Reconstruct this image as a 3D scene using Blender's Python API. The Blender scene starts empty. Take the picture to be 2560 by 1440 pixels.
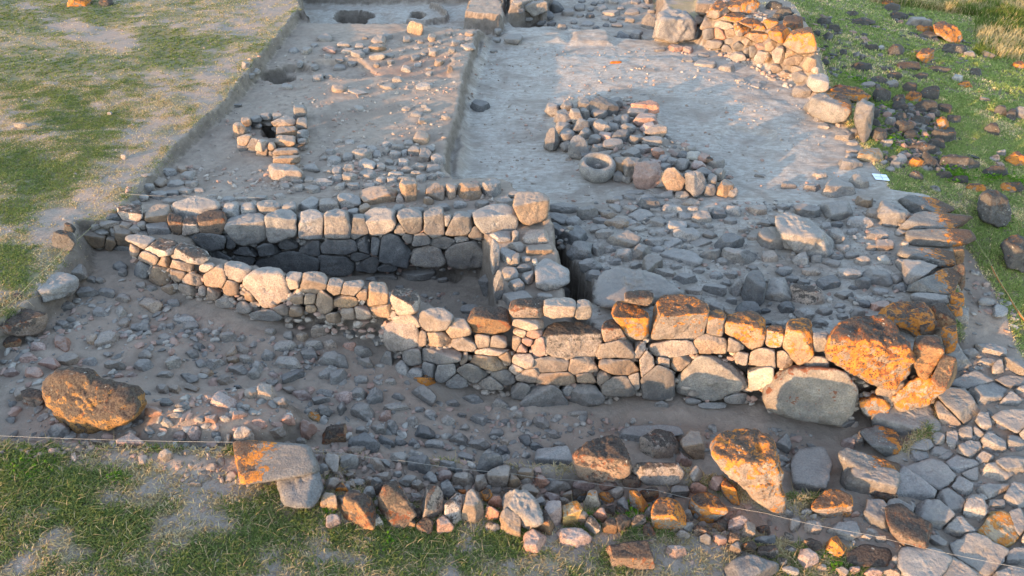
# ---------------------------------------------------------------- stone survey
# every stone as "u v w h code [top share] [rotation]" : where its outline was seen, how big, which rock
CURVED = """345 612 68 36 g .5 8;392 629 98 52 m .5 15;366 647 48 36 t .1 15;459 646 100 54 m .5 18;447 667 56 40 t .15 8;405 657 34 32 t .1;395 693 48 48 t .1 20;331 628 26 34 t .1;
437 690 38 32 t .1 15;477 705 48 32 t .1 10;465 728 48 26 t .1 15;500 732 20 24 t .1;532 697 54 56 t .2;527 738 34 32 t .1;512 674 34 22 t .3;588 686 62 46 t .35 10;573 724 38 36 t .1;
657 728 132 98 T .2 5;560 762 48 24 g .2;606 774 40 28 g .1;660 792 72 28 g .1 5;350 678 34 38 g .1 20;730 707 42 38 t .4;777 715 68 52 t .35;836 722 42 38 t .4;873 728 62 38 t .4 -8;903 741 30 28 t .3;
740 752 32 26 t .1;770 752 32 28 t .1;806 760 44 52 t .1;858 758 58 32 t .1 10;867 790 34 28 t .1;903 787 42 32 t .1;773 777 24 20 t .1;937 745 54 58 t .4;950 782 66 30 t .1 5;1005 766 64 72 m .45;1017 803 68 34 t .2 5;
700 780 40 26 t .1;735 785 34 24 t .1;830 800 36 24 t .1;415 728 34 24 t .1;620 745 26 24 t .1"""
RETAIN = """1087 810 74 62 t .4;1143 828 60 46 t .4;1003 843 86 72 t .15;1220 808 96 64 k .45;1051 851 22 36 t .1;1090 853 60 46 t .1;1160 866 60 38 t .1;1203 860 40 32 t .1;1243 862 40 32 t .1;1093 895 110 52 g .1;1157 902 20 34 t .1;1220 912 112 46 t .1 12;1233 888 84 26 t .1 8;
1027 898 48 40 g .1;1110 937 50 46 g .1;1180 938 76 46 g .1;1257 950 62 36 g .1;1317 779 78 50 k .5;1402 776 80 46 t .5;1460 780 40 44 g .4;1317 818 66 34 t .3;1333 843 38 24 r .2;1317 860 28 22 r .1;1343 873 34 50 r .1;1303 877 24 24 r .1;1290 862 22 40 t .1;1298 838 30 24 t .2;
1437 862 142 88 b .38;1537 842 54 64 k .4;1583 808 92 92 o .45 8;1698 808 148 112 O .42;1600 752 62 34 k .5;1792 818 44 64 O .35;1862 838 96 88 O .42 12;1553 878 112 58 t .08;1550 924 104 46 t .08;1383 920 92 42 t .08;1460 924 76 50 t .08;1303 911 52 46 t .08;1315 946 62 36 t .08;
1392 952 94 34 t .08;1470 950 52 28 t .08;1683 880 120 52 t .08 5;1780 867 82 56 t .08;1620 918 36 68 t .08;1662 912 40 26 t .08;1642 957 94 90 g .08;1783 950 188 124 B .08;1908 905 92 52 t .08 5;1897 946 66 62 w .08;1362 1001 110 56 g .1;1463 994 90 52 g .1;1547 971 98 52 g .1;1735 1010 34 14 p .3;1783 1020 60 16 p .3;1843 1003 52 26 g .3;
1937 848 44 48 O .35;2000 863 92 106 O .35 12;2050 860 44 48 g .4;1955 905 48 40 t .1;2040 920 60 40 g .1;1855 900 40 36 t .08;1840 870 40 36 t .08;1260 900 40 36 t .08;1290 930 36 30 t .08;1420 985 30 24 g .1;1510 950 36 34 t .08;1590 960 30 40 g .08;1700 912 60 40 t .08;1600 880 36 40 t .08;1070 930 44 40 g .1;1140 960 50 34 g .1;1225 965 56 34 g .1;1300 985 44 40 g .1"""
RIGHTW = """2340 557 140 42 e .6 5;2350 594 144 54 e .55 3;2340 643 152 54 e .55 5;2345 703 148 68 e .5 3;2330 746 86 28 g .5;2391 750 32 34 o .4;2386 776 34 28 o .4;2357 792 66 68 k .45;2327 878 68 112 k .3;2371 846 36 62 o .3;2398 690 24 60 k .2;2395 640 26 44 k .2;2330 820 50 60 k .4;2300 680 70 60 g .6;2360 930 50 70 k .2"""
BACKW = """397 582 66 44 g .4;435 566 36 52 k .35;473 571 42 46 m .4;527 561 66 56 k .4;614 581 104 82 p .35;700 573 82 80 p .3;775 571 62 72 p .35;843 568 68 70 g .3;898 574 42 60 g .3;948 558 82 62 p .45;1023 561 66 62 g .4;1000 578 26 32 g .3;1087 561 58 74 g .35;1150 568 76 64 g .3;1118 556 18 26 g .3;1237 556 104 70 p .4 -6;1190 588 36 34 g .2;1330 524 78 72 t .4;
500 611 136 50 d .08 4;533 646 94 34 d .08;573 612 24 28 d .08;615 633 62 28 d .08;668 629 62 30 d .08;720 613 46 30 d .08;773 623 52 42 d .08;847 622 98 38 d .08;907 615 36 50 d .08;937 620 22 40 d .08;985 630 80 86 d .08;1050 604 48 30 g .1;1107 611 60 30 g .1;1070 644 80 52 g .1;1170 636 114 72 g .1;1153 602 32 20 g .1;720 664 152 62 d .05;840 668 90 48 d .05;917 666 58 38 d .05;897 646 46 24 d .05;967 672 46 24 d .05;600 655 60 30 d .05;1020 600 30 24 g .1;
225 606 98 60 t .35;227 643 92 42 g .1;273 611 34 44 t .3;310 598 58 66 t .35;300 633 50 46 g .1;350 593 38 36 t .4;190 648 22 28 g .1;247 664 52 26 g .1"""
BACKTOP = """672 520 60 38 p;723 522 36 36 p;772 515 50 44 p;823 515 50 38 p;873 506 56 48 p;883 533 28 30 p;912 523 26 28 t;995 526 36 30 p;325 534 64 46 m .5;397 534 70 48 t .55;490 521 110 54 p .6 -8;578 526 48 38 p;622 523 44 34 p;278 560 54 24 t;293 577 46 28 p;313 563 34 18 t;240 569 24 18 p;337 572 28 22 p;355 563 24 22 p;285 545 44 22 d;253 578 44 16 p;
948 492 92 54 T .5;1021 478 42 64 t .35;1000 497 20 24 t;1087 481 46 48 t .4;1127 479 28 42 t .4;1172 481 60 50 t .4;1228 471 46 46 g .4;1072 502 24 22 t;1150 512 30 20 p;1205 512 34 22 p;1110 520 30 22 p;1045 530 30 24 p;1180 535 26 20 p;1225 530 30 22 p;1265 505 44 30 p;1290 490 36 26 p;940 528 24 18 p;960 522 22 16 p"""
CROSS = """1258 591 62 28 p .6;1270 640 52 42 p .7;1290 650 36 34 p;1313 650 26 18 g;1338 655 14 20 w;1310 671 36 26 g;1320 694 34 34 g;1377 688 94 78 p .75;1343 594 66 40 t .6;1347 623 66 30 t .6;1413 733 50 30 p;1300 746 92 42 p .7;1360 747 42 30 g;1286 591 22 32 g;1290 715 40 36 p;1275 685 40 34 p;1290 617 40 26 p;1240 640 26 90 g .2;1247 715 26 80 g .2"""
LICHW = """1767 57 40 36 t .3;1800 28 112 52 O .4;1850 16 90 42 O .4;1827 42 66 34 O .4;1812 63 52 28 t .2;1855 73 54 36 O .3;1877 60 62 28 o .4;1800 84 42 32 r .2;1890 92 68 38 O .3;1828 79 24 22 t .2;1823 105 22 16 p .2;1847 141 40 28 p .3;1820 121 32 22 g .2;1848 116 32 26 g .2;1880 129 28 30 p .2;1867 131 18 26 p .2;1908 141 46 32 p .2;1902 116 28 20 r .2;1950 85 58 46 o .35;1997 107 80 76 O .3 -20;1983 58 46 38 k .4;1947 138 42 46 t .2;1995 152 76 42 t .2;1942 170 28 22 t .3;1962 186 26 18 t .3;2020 160 42 38 t .2;1992 171 32 20 t .2;2000 191 38 30 p .3;2045 208 52 44 p .3;2005 230 46 28 g .3;1925 114 36 30 t .2;1775 85 36 30 g .2;1765 20 50 40 t .3;1785 110 40 26 g .3;1900 70 30 26 O .3;1870 105 30 22 t .2;1922 145 24 22 t .2;1975 135 30 24 t .2;1750 50 28 24 t .3;1925 60 40 30 o .4"""
OVEN = """599 323 30 34 t .3;616 304 26 22 t .4;640 298 28 18 g .5;668 291 36 18 g .5;612 350 36 30 t .3;633 358 32 26 t .3;656 364 38 30 t .3;679 366 24 20 t .3;711 303 58 30 t .5;716 328 50 28 t .5;712 351 50 36 t .4;715 381 60 26 t .5;717 397 66 32 t .5;715 428 80 52 T .4;755 311 26 32 g;757 336 28 30 g;755 352 22 18 g;751 277 32 30 g;692 290 26 18 g"""
# loose stones, by the place they lie in
FRONT = """195 684 54 48 g;228 701 28 24 g;252 703 28 22 g;165 768 58 30 g;220 734 60 36 g;267 734 44 30 g;252 784 42 34 g;307 748 40 32 t;302 781 38 34 p;310 811 30 28 t;377 764 62 42 t;350 824 54 28 g .5 30;267 851 64 54 t;230 851 28 34 t;463 801 74 30 p .4 -15;433 761 34 28 g;353 718 28 28 g;378 723 32 22 g;300 668 38 32 g;307 682 26 26 g;515 829 32 20 p;572 848 52 40 p;477 818 42 30 g;470 834 30 22 g;363 888 36 28 p;360 917 54 40 p;433 911 44 46 p;287 918 56 36 g;480 888 36 32 p;503 911 38 28 p;540 914 52 34 p;580 881 40 38 t;607 874 36 34 t;583 904 38 30 t;617 901 38 30 p;597 928 56 32 p;563 956 56 42 t;517 934 38 28 t;413 938 44 22 p;473 946 50 28 p;632 938 38 42 p;160 816 46 32 g;157 861 44 48 r;123 911 62 38 r;170 901 60 40 t;72 898 48 36 r;27 858 56 40 k;85 935 50 36 r;30 935 46 36 r;95 870 40 30 r;
800 831 46 46 t;873 838 32 26 p;947 851 36 30 p;757 844 36 32 t;722 841 30 28 p;677 831 32 22 p;713 869 60 38 p;785 866 52 32 p;827 866 42 32 t .4 -45;832 903 80 56 p;907 883 50 40 g;915 911 44 36 p;967 901 38 50 p;993 871 32 28 g;995 891 26 24 g;717 911 78 42 p;670 891 38 34 g;733 941 60 38 d;815 938 38 32 g;847 946 50 48 p;773 888 46 34 g;873 868 36 28 r;1007 921 38 42 p;1038 939 50 34 p .4 -40;1062 954 62 36 o;903 951 38 28 p;977 956 32 22 p;643 921 32 40 p;
860 998 38 52 r .4 60;897 989 46 44 g;937 994 44 54 g;855 1024 26 40 g;810 1034 38 48 g;803 1004 48 28 g;755 991 52 32 r;727 979 42 30 t;813 984 48 24 g;700 1009 44 38 t;664 994 58 72 t;787 1043 34 28 y;1060 991 64 60 g;993 1021 72 28 g;907 1034 62 58 g;960 1044 36 38 r;1030 1058 32 38 g;1062 1084 56 46 d;1003 1108 34 36 d;1035 1111 36 32 d;1088 1114 54 32 g;1120 1056 38 38 p;1198 1053 50 40 g;1147 1104 52 48 g;1197 1114 58 34 g;1077 1041 38 28 g;1000 1148 52 38 p;1048 1168 62 64 d;1120 1164 46 30 g;1160 1144 56 30 g;967 1108 44 42 d;947 1078 46 38 g;980 1074 32 46 g;907 1078 36 28 p;910 1111 82 62 d;892 1129 62 32 t;837 1091 74 66 k;770 1074 48 52 r;690 1084 54 36 t;
147 1084 58 54 g;80 1001 58 62 k;50 986 34 42 t;247 1111 50 30 t .4 20;335 1111 94 54 r .5 20;285 1116 30 30 g;413 1141 40 40 t;383 1033 46 36 r;440 1041 40 20 t;483 1084 44 40 r;567 1104 28 40 t;610 1094 56 58 t;405 976 38 34 t;435 976 36 30 t;563 1004 82 52 r;480 971 42 28 t;630 986 44 38 t;520 1000 36 26 r;530 1050 40 30 r;450 1090 36 28 r;600 1040 40 28 r;650 1060 40 30 r;720 1050 40 30 r;488 1213 38 20 t;
1290 1040 40 32 g;1250 1010 44 30 g;1240 1085 40 30 g;1350 1060 50 40 g;1385 1090 40 34 g;1310 1100 40 32 d;1260 1130 40 30 d;1340 1120 40 32 d;1400 1115 36 26 g;1180 1000 60 30 g;1130 1010 40 24 g;1653 1012 40 22 g;1440 1035 60 20 g;1260 1060 30 24 d;1160 1070 30 24 g"""
KERB = """1387 1151 82 62 p .5;1647 1118 104 84 m .6;1643 1181 108 60 m .4;1627 1087 142 44 g .7;1730 1114 66 92 t .5 15;1740 1184 24 38 p .3 -20;1390 1218 64 28 t;1320 1231 42 46 t .5 30;1313 1191 38 38 t;1345 1258 34 30 p;1387 1281 44 58 r;1428 1278 56 74 y;1480 1258 38 60 y .4 10;1377 1244 38 26 r;1447 1238 38 32 k;1537 1234 38 30 t;1593 1258 58 64 o .4 30;1623 1238 42 36 k;1670 1296 98 106 o;1767 1278 92 78 o .5 20;1823 1231 46 76 o .4 20;1557 1304 42 40 k;1337 1348 48 64 r .6;1430 1344 82 48 r .6;1567 1384 146 82 k .6;1843 1314 46 46 r;1867 1331 42 52 t;1880 1421 112 62 d .6;1710 1151 34 32 r;1793 1208 38 32 r;
897 1276 92 102 k .45 20;993 1266 102 122 k .4 15;1080 1258 64 98 m .5;1137 1271 52 78 m .5;1183 1271 64 94 t .5;1230 1288 34 50 r;1240 1261 36 38 R;1120 1231 32 48 g;1160 1208 62 48 t;1200 1214 32 46 t;1247 1194 52 54 t;1225 1158 56 48 d;750 1221 102 82 d .7;827 1254 46 42 t;833 1304 32 32 r;830 1213 32 32 t;872 1161 42 44 p;830 1158 32 42 t;943 1164 32 36 t;733 1161 46 42 k;927 1234 34 36 p;877 1214 30 24 t;900 1216 24 26 t;922 1204 24 22 t;870 1190 34 24 t;955 1195 40 26 t;1160 1227 26 14 R;1460 1215 50 30 r;1520 1215 40 26 r;1500 1290 40 36 r;1580 1205 40 30 k;1700 1230 40 30 g;1745 1220 36 26 r;1350 1205 40 30 r;1286 1205 30 34 t;1750 1330 44 30 k;1800 1350 40 26 r;1690 1380 50 30 r;1910 1350 50 34 d;1020 1205 40 30 g;1075 1195 36 26 g;1110 1190 36 28 r"""
RIGHTLOW = """2200 1108 122 92 e .6 35;2137 1101 48 38 p;2150 1166 132 104 e .5 25;2175 1207 152 92 g .5;2010 1176 94 132 g .8;2081 1264 110 92 O .45 8;1960 1111 40 58 g;2265 1312 134 142 k .65 35;2200 1290 80 90 g .7 35;1987 1314 32 42 t;2032 1321 48 42 t;2030 1364 52 38 k;2087 1371 62 64 o;2020 1401 56 62 r;2115 1060 60 24 g;2120 1110 40 34 r;2215 1250 60 40 k;2110 1330 90 60 g .8;2170 1390 120 60 k .8"""
FLAGS = """2297 1061 122 74 p .65;2370 1048 52 52 t .6 25;2405 1016 90 88 p .65 20;2462 986 96 72 p .8 20;2525 1051 92 62 p .55 8;2460 1056 38 48 p .6;2417 1088 36 38 p;2443 1086 26 38 p;2430 1121 56 48 p .5;2480 1111 68 52 p .6 20;2540 1114 44 44 p .6 20;2457 1141 30 30 p;2400 1162 74 40 p .7 35;2430 1188 46 32 p .7 35;2483 1188 92 48 p .5 15;2540 1161 72 58 p .5 15;2480 1226 90 48 p .5 -10;2535 1247 54 62 p .7 40;2333 1188 112 78 p .8 20;2293 1224 88 76 p .8;2407 1221 52 56 p .7 30;2377 1251 72 62 p .65 25;2333 1288 106 80 p .6 25;2440 1278 56 78 p .55;2497 1321 96 90 y .85 20;2450 1378 132 92 p .85 15;2397 1321 72 46 p .5 -15;2335 1401 92 78 p .8 25;2545 1300 40 60 p .8 40;2348 1130 40 30 p .7;2310 1110 46 26 p .8;2345 1100 30 34 p .8;2300 1140 30 22 p .8;2380 1100 26 40 p .7;2360 1140 30 24 p .8;2390 1420 60 40 p .8;2540 1400 50 36 p .7;2510 1060 30 24 p;2395 912 48 62 p .6 30;2430 957 92 36 p .7 10;2520 951 56 26 p .6;2433 888 36 20 p;2470 881 52 26 p;2467 902 30 16 p;2527 921 42 32 p;2500 925 24 30 p;2467 759 24 16 p;2497 777 26 18 p;2403 794 22 28 p"""
COBBLES = """903 390 58 42 p;917 413 48 36 p;920 438 46 30 p;875 446 40 30 p;868 424 36 30 p;827 382 28 22 p;835 404 36 30 p;808 397 22 16 p;778 421 44 26 p;843 427 26 28 p;870 396 28 30 p;843 448 28 26 p;807 458 54 26 p;773 450 28 20 p;850 468 32 26 p;883 468 36 24 p;923 468 38 24 p;952 454 26 26 p;942 388 22 26 p;967 364 28 24 p;995 371 34 22 p;987 388 32 26 p;965 381 22 26 p;1012 384 20 22 p;1035 381 32 32 p;1063 393 38 48 t;1095 401 38 36 p;1083 424 42 30 p;1045 421 38 30 p;1010 411 32 32 p;978 426 32 22 p;950 419 28 26 p;973 408 22 20 p;1017 428 36 26 p;990 438 40 20 p;1037 438 32 24 p;1053 448 30 26 p;1053 346 42 40 t;1023 358 32 18 p;845 354 24 14 p;875 356 26 16 p;713 468 30 22 p;743 454 32 16 p;747 471 30 24 p;780 474 46 24 p;980 452 30 22 p;1008 450 28 20 p;1080 446 30 22 p;1100 440 28 24 p;905 368 28 16 p;930 372 26 18 p;1075 372 26 18 p;
420 432 46 26 g;455 425 24 26 t;470 440 40 26 p;400 455 44 26 t;440 460 46 24 p;480 462 36 22 p;370 470 34 24 g;395 490 50 28 p;430 485 40 22 g;465 480 36 22 p;500 478 32 18 p;355 495 36 22 p;340 510 30 18 g;425 505 40 20 p;530 495 36 20 p;570 500 40 20 p;610 500 38 18 p;655 497 36 18 p;700 492 34 20 p;520 515 30 18 p"""
PITS = """1045 685 92 40 g .7;1215 715 36 62 g .4 -20;1175 775 52 30 p .7;1108 702 28 18 g;1085 696 22 14 g;965 692 62 24 g .6;1000 720 24 14 g;1060 740 20 12 p;930 700 34 18 g;1140 735 18 12 g"""
PLATFORM = """895 273 30 22 p;1017 273 26 16 t;1062 267 20 16 p;1070 276 20 20 p;1042 287 32 18 p;1058 304 26 20 t;1115 294 26 20 p;847 222 38 26 t;970 218 44 20 p;1062 217 46 24 p;797 197 32 26 p;717 217 32 18 p;995 200 30 20 p;1125 175 16 26 t .2;895 230 52 14 p;947 103 40 34 t;943 123 46 30 t;943 143 42 22 p;895 137 38 28 p;870 129 36 20 p;900 117 26 20 p;916 129 20 22 p;860 114 36 22 p;823 125 36 22 r;968 93 28 24 p;1038 76 42 50 t .2;1080 96 22 26 t;1022 99 28 22 p;1052 105 18 14 t;1173 84 26 20 t;1173 99 24 16 t;1170 119 40 24 p;812 96 44 26 p .5 25;735 129 28 22 p;750 161 20 20 p;850 150 24 16 p;880 160 26 18 p;640 180 24 20 p;615 165 22 24 g;625 190 26 16 g;1200 268 52 40 d .6;1245 80 20 20 g;1283 98 48 28 p .7;1240 100 24 16 p;590 265 30 12 g;1235 130 20 12 p"""
HEAP = """1383 273 40 32 g;1417 265 30 24 g;1408 291 42 34 g;1440 291 34 36 g;1467 263 42 32 g;1510 267 74 40 d .4 25;1540 258 32 28 g;1497 284 40 28 g;1457 286 30 30 g;1613 268 64 30 R .4 12;1595 281 46 28 g;1613 301 56 34 r;1620 319 38 28 r;1640 328 50 32 t .4;1630 353 48 24 g;1563 301 24 30 g;1380 348 38 54 g .2;1407 321 40 30 g;1418 338 34 32 g;1413 366 26 24 g;1447 368 48 54 p .3;1453 314 38 32 g;1460 334 30 30 g;1487 349 32 24 g;1503 318 44 38 g;1513 341 32 22 r;1550 341 46 32 d;1533 361 46 28 t;1570 321 38 24 g;1577 384 46 30 g;1605 374 44 24 g;1497 371 44 22 g;1513 389 52 24 t;1475 386 46 22 d;1555 414 40 40 t;1580 421 46 52 g;1620 438 68 64 r .3;1610 411 36 28 g;1645 384 30 30 r;1660 401 30 26 g;1660 419 32 22 g;1680 404 30 22 g;1707 411 34 28 g;1683 451 60 58 t .25;1655 446 38 40 g;1737 461 54 62 g .3;1747 414 34 24 r;1737 391 38 24 w;1790 411 40 30 g;1760 431 36 24 g;1777 453 28 36 p;1797 438 30 32 g;1813 471 38 42 t;1773 476 30 30 g;1727 376 24 24 p;1707 388 30 20 d;1545 441 24 26 g;1568 446 26 24 g;1550 300 30 24 g;1535 320 30 24 g;1480 308 28 24 g;1640 410 28 22 r;1720 440 30 26 g;1590 350 36 22 g;1500 410 30 16 g;1540 395 36 20 g;1760 395 30 22 r;1770 400 24 20 k;1830 480 28 26 g"""
TERRACE = """1407 523 72 32 g;1393 548 50 30 g;1433 556 36 30 g;1470 536 52 42 g;1517 538 48 26 t;1543 561 60 32 t;1393 578 44 40 d .6;1433 594 72 56 d .5;1497 573 42 22 p;1513 588 48 30 p;1560 601 80 48 p;1450 634 64 58 d .5;1497 628 36 36 g;1560 641 42 36 p;1600 634 48 48 g;1540 656 32 22 g;1477 668 56 40 g;1630 664 50 52 g;1657 684 62 24 g;1487 691 42 32 g;1503 555 40 22 g;1525 625 30 22 g;1590 665 30 20 g;1590 690 40 18 p;
1820 611 76 52 d;1847 646 82 50 g;1840 724 32 46 g .2 20;1883 726 58 92 d .4;1930 601 72 62 g .5;2087 530 82 52 p .5;2017 531 62 40 g;1925 646 38 36 t;2085 593 52 42 g;2000 651 44 36 p .4 -40;2020 741 86 48 m .5 25;1945 729 62 64 p .5;2123 688 60 32 p;2210 651 32 26 w;2270 668 60 40 p;2157 711 36 36 d;2190 696 76 42 g;2200 769 46 32 r;2200 731 40 22 g;2010 788 50 36 g;2263 611 18 16 w;1805 655 30 22 g;1790 690 30 22 g;1833 530 38 30 p;1893 527 46 28 t;2060 620 30 24 g;1960 680 40 26 g;2080 660 40 22 g;2130 640 34 20 g;2180 620 30 20 g;2240 700 34 26 g;1870 780 60 50 d;1790 770 40 30 g;1740 760 50 40 g;1830 690 26 24 g;2250 720 34 24 d;2110 740 46 24 g;2060 780 40 24 g;1790 810 60 30 p;1830 825 40 24 p;2050 810 40 22 g;1980 700 30 20 g;2230 760 36 26 g"""
PAVING = """1570 521 38 22 p;1613 501 46 36 p;1660 494 50 30 p;1700 494 36 26 p;1727 511 38 26 t;1670 521 30 26 p;1605 541 56 32 p;1637 561 46 30 p;1687 571 52 42 p;1713 543 42 22 p;1677 544 38 20 p;1718 591 42 24 p .5;1633 606 42 22 p .5;1653 584 30 26 p;1680 608 50 28 p;1645 624 26 18 p;1570 500 42 24 p;1540 520 30 18 p;1640 525 26 18 p;1635 480 50 18 p;1590 485 40 16 p;1580 560 36 20 p;1740 545 30 20 p;1735 570 26 20 p;1600 575 30 18 p;1700 640 90 46 p;1750 610 46 24 p;1550 500 30 16 p;1720 620 30 16 p"""
EDGE = """2060 317 32 18 p;2100 313 24 16 t;2115 341 62 38 g;2130 359 34 18 p;2130 379 32 16 p;2125 391 26 16 p;2125 414 68 38 p;2147 458 54 48 p;2097 476 92 70 g;2175 391 68 42 y .5 15;2250 401 38 36 p;2210 408 20 16 p;1972 466 42 28 g;2045 300 26 16 p;2225 425 26 18 g;2140 330 30 26 g;1900 440 30 14 p;2050 440 40 20 p;2030 470 50 26 g;1687 122 46 26 r;1720 126 28 24 r;1720 151 30 20 p;1763 161 58 26 p;1817 173 42 28 p;1557 93 40 32 d .3;1590 91 38 34 g .3;1653 94 34 16 p;1620 60 38 54 g .2;1393 22 38 42 d .3;1420 33 32 28 g;1543 64 30 16 g;1527 34 46 20 p;1503 21 32 20 p;1340 20 60 44 g .3;1470 60 40 16 p;1540 157 30 10 R;1606 237 16 6 p;1580 30 40 20 g;1450 20 30 24 g;1370 40 30 24 d;1890 215 30 16 p;1850 200 30 14 p;1760 140 30 16 p;1650 125 30 14 g"""
HILL = """2060 55 34 20 k;2070 92 26 20 d;2087 72 30 18 k;2040 85 22 16 d;2107 132 20 16 k;2157 55 62 20 k;2295 57 68 26 g;2313 74 42 22 o;2320 90 52 22 d;2313 141 44 36 o;2240 128 42 32 k;2387 124 62 26 k;2423 136 30 16 g;2467 138 42 20 g;2547 164 32 20 o;2393 197 28 20 w;2413 213 36 20 o;2273 220 38 26 k;2283 244 40 28 o;2330 238 66 40 r;2203 241 48 38 k;2247 251 34 26 d;2250 268 42 28 k;2310 268 66 32 k;2357 271 46 22 k;2250 297 34 30 d;2260 324 50 40 k;2300 304 46 26 k;2357 311 32 34 o;2357 341 66 32 k;2340 361 46 26 k;2197 338 44 34 k;2310 374 78 38 r;2290 408 42 28 o;2323 404 42 46 k;2393 408 102 46 k;2487 431 64 32 k;2543 398 62 34 o;2480 323 40 28 k;2500 278 32 26 d;2527 288 26 30 d;2550 284 36 32 g;2503 384 24 18 g;2440 471 50 22 o;2270 166 62 22 d;2347 174 62 16 d;2440 182 30 20 k;2177 120 38 16 k;2200 121 22 14 w;2153 167 52 22 k;2167 213 42 16 g;2230 211 34 20 g;2180 285 34 26 k;2225 305 30 22 g;2215 360 34 20 g;2280 340 40 26 k;2385 300 34 22 k;2235 190 40 18 d;2300 190 40 16 k;1935 15 40 22 k;1960 30 40 24 k;1945 45 30 20 d;2230 20 40 22 k;2220 8 30 18 o;2245 40 50 22 k;2130 35 30 14 k;2360 440 40 22 k;2290 440 36 24 k;2540 470 40 26 k;2400 450 40 20 d;2335 285 30 20 d;2275 285 30 20 k;2200 200 36 18 d;2460 250 30 14 g;2520 470 40 24 o;200 3 62 34 o;265 6 36 24 r;275 285 14 10 g;310 393 16 14 t;55 315 40 14 p;160 605 60 50 k;175 570 30 24 d;45 740 24 14 r;2190 310 24 20 d;2375 330 26 20 k;2230 330 26 22 k"""
# boulders, traced: name, label, rock code, top share, outline
HEROES = [
("boulder","huge corner boulder crusted with bright orange and black lichen","H",.35,"2067 872;2085 840;2110 805;2150 792;2230 800;2270 835;2295 890;2290 950;2250 985;2200 975;2160 930;2100 915;2070 900"),
("boulder","orange lichen boulder leaning behind the huge corner boulder","o",.5,"2195 795;2240 757;2310 753;2338 800;2330 835;2295 848;2255 815"),
("boulder","tan footing boulder bulging beneath the huge orange corner boulder","t",.2,"2190 985;2215 960;2280 955;2290 985;2270 1020;2230 1022;2205 1010"),
("boulder","squat tan boulder with orange crust ending the curved wall's corner","o",.25,"2235 1000;2290 955;2345 930;2376 945;2370 985;2330 1025;2270 1037;2240 1025"),
("boulder","small bright orange boulder tucked beside the great smooth grey boulder","o",.3,"2150 1010;2165 987;2210 995;2232 1025;2225 1062;2190 1060;2160 1040"),
("boulder","great smooth grey boulder at the wall foot, brown lichen on its shoulder","G",.04,"1905 965;1925 938;1990 918;2060 920;2110 940;2150 985;2142 1030;2105 1074;2050 1066;1985 1050;1925 1038;1908 1000"),
("boulder","long wedge-shaped pale slab lying flat on the terrace behind the wall","p",.72,"1480 742;1493 675;1520 665;1600 690;1660 702;1712 740;1690 760;1600 775;1555 778;1500 772"),
("boulder","large orange-brown boulder with dark pitted spots by the lower left grass","L",.3,"104 960;150 922;215 915;290 945;363 972;368 1010;350 1045;300 1077;250 1090;205 1095;180 1085;172 1060;130 1040;110 1010"),
("boulder","grey domed boulder with an orange flank half buried above the grass","a",.5,"582 1170;610 1120;650 1100;720 1110;790 1125;800 1150;740 1180;640 1212;600 1200"),
("boulder","squarish brown boulder with a pale left edge in the front stone row","k",.5,"1430 1140;1450 1112;1520 1086;1558 1086;1580 1130;1582 1180;1560 1200;1480 1210;1440 1195"),
("boulder","tall tan boulder tapering downward, orange lichen cap with black specks","O",.4,"1774 1125;1790 1085;1820 1070;1870 1073;1920 1088;1947 1140;1948 1200;1966 1275;1935 1290;1885 1240;1840 1192;1790 1160"),
("boulder","flat-topped pale angular block by the left trench edge","p",.55,"88 712;145 680;197 700;198 725;165 745;110 756"),
("boulder","black-crusted boulder at the left edge of the rubble trench","k",.5,"-10 785;60 770;118 785;122 815;100 838;40 842;-10 838"),
("boulder","grey slab tipped on edge in the front stone row, wedge shaped","p",.6,"1252 1250;1268 1222;1308 1222;1335 1250;1362 1285;1362 1310;1320 1322;1262 1305"),
("boulder","big rounded grey boulder with a black-speckled right flank on the upper edge","e",.4,"2008 270;2040 245;2080 230;2120 243;2131 275;2115 302;2080 311;2040 302"),
("boulder","tall smooth grey standing stone leaning on the upper edge","g",.25,"2138 258;2165 246;2187 260;2186 300;2176 342;2162 360;2148 348;2134 300"),
("boulder","long orange and black lichen rock behind the grey edge boulder","o",.5,"2072 222;2100 210;2150 222;2178 240;2160 262;2110 248"),
("boulder","large smooth tan boulder sprawling across the terrace","p",.5,"1937 550;1962 530;2022 555;2047 585;2085 602;2087 638;2040 652;1990 640;1955 610"),
("boulder","sloping tan slab at the head of the flat-stone wall","p",.5,"2188 540;2205 500;2250 505;2285 545;2270 575;2210 565"),
("boulder","cream and black slab lying next to the sloping tan slab","e",.6,"2243 500;2280 487;2340 495;2388 525;2350 540;2290 545"),
("boulder","big speckled black boulder just outside the trench string","q",.3,"2442 520;2450 485;2480 472;2515 490;2530 530;2525 560;2495 572;2455 555"),
("boulder","pale-spotted dark boulder with an orange top at the right border","q",.3,"2500 610;2520 585;2570 585;2600 620;2595 665;2560 685;2520 665"),
("boulder","long leaning orange boulder in the green hillside grass","o",.3,"2332 62;2360 52;2390 65;2407 95;2398 112;2365 100;2340 85"),
("boulder","broad earth-covered pale boulder against the far trench end","g",.35,"1630 95;1640 40;1670 22;1720 30;1745 60;1740 100;1690 108"),
]

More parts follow.
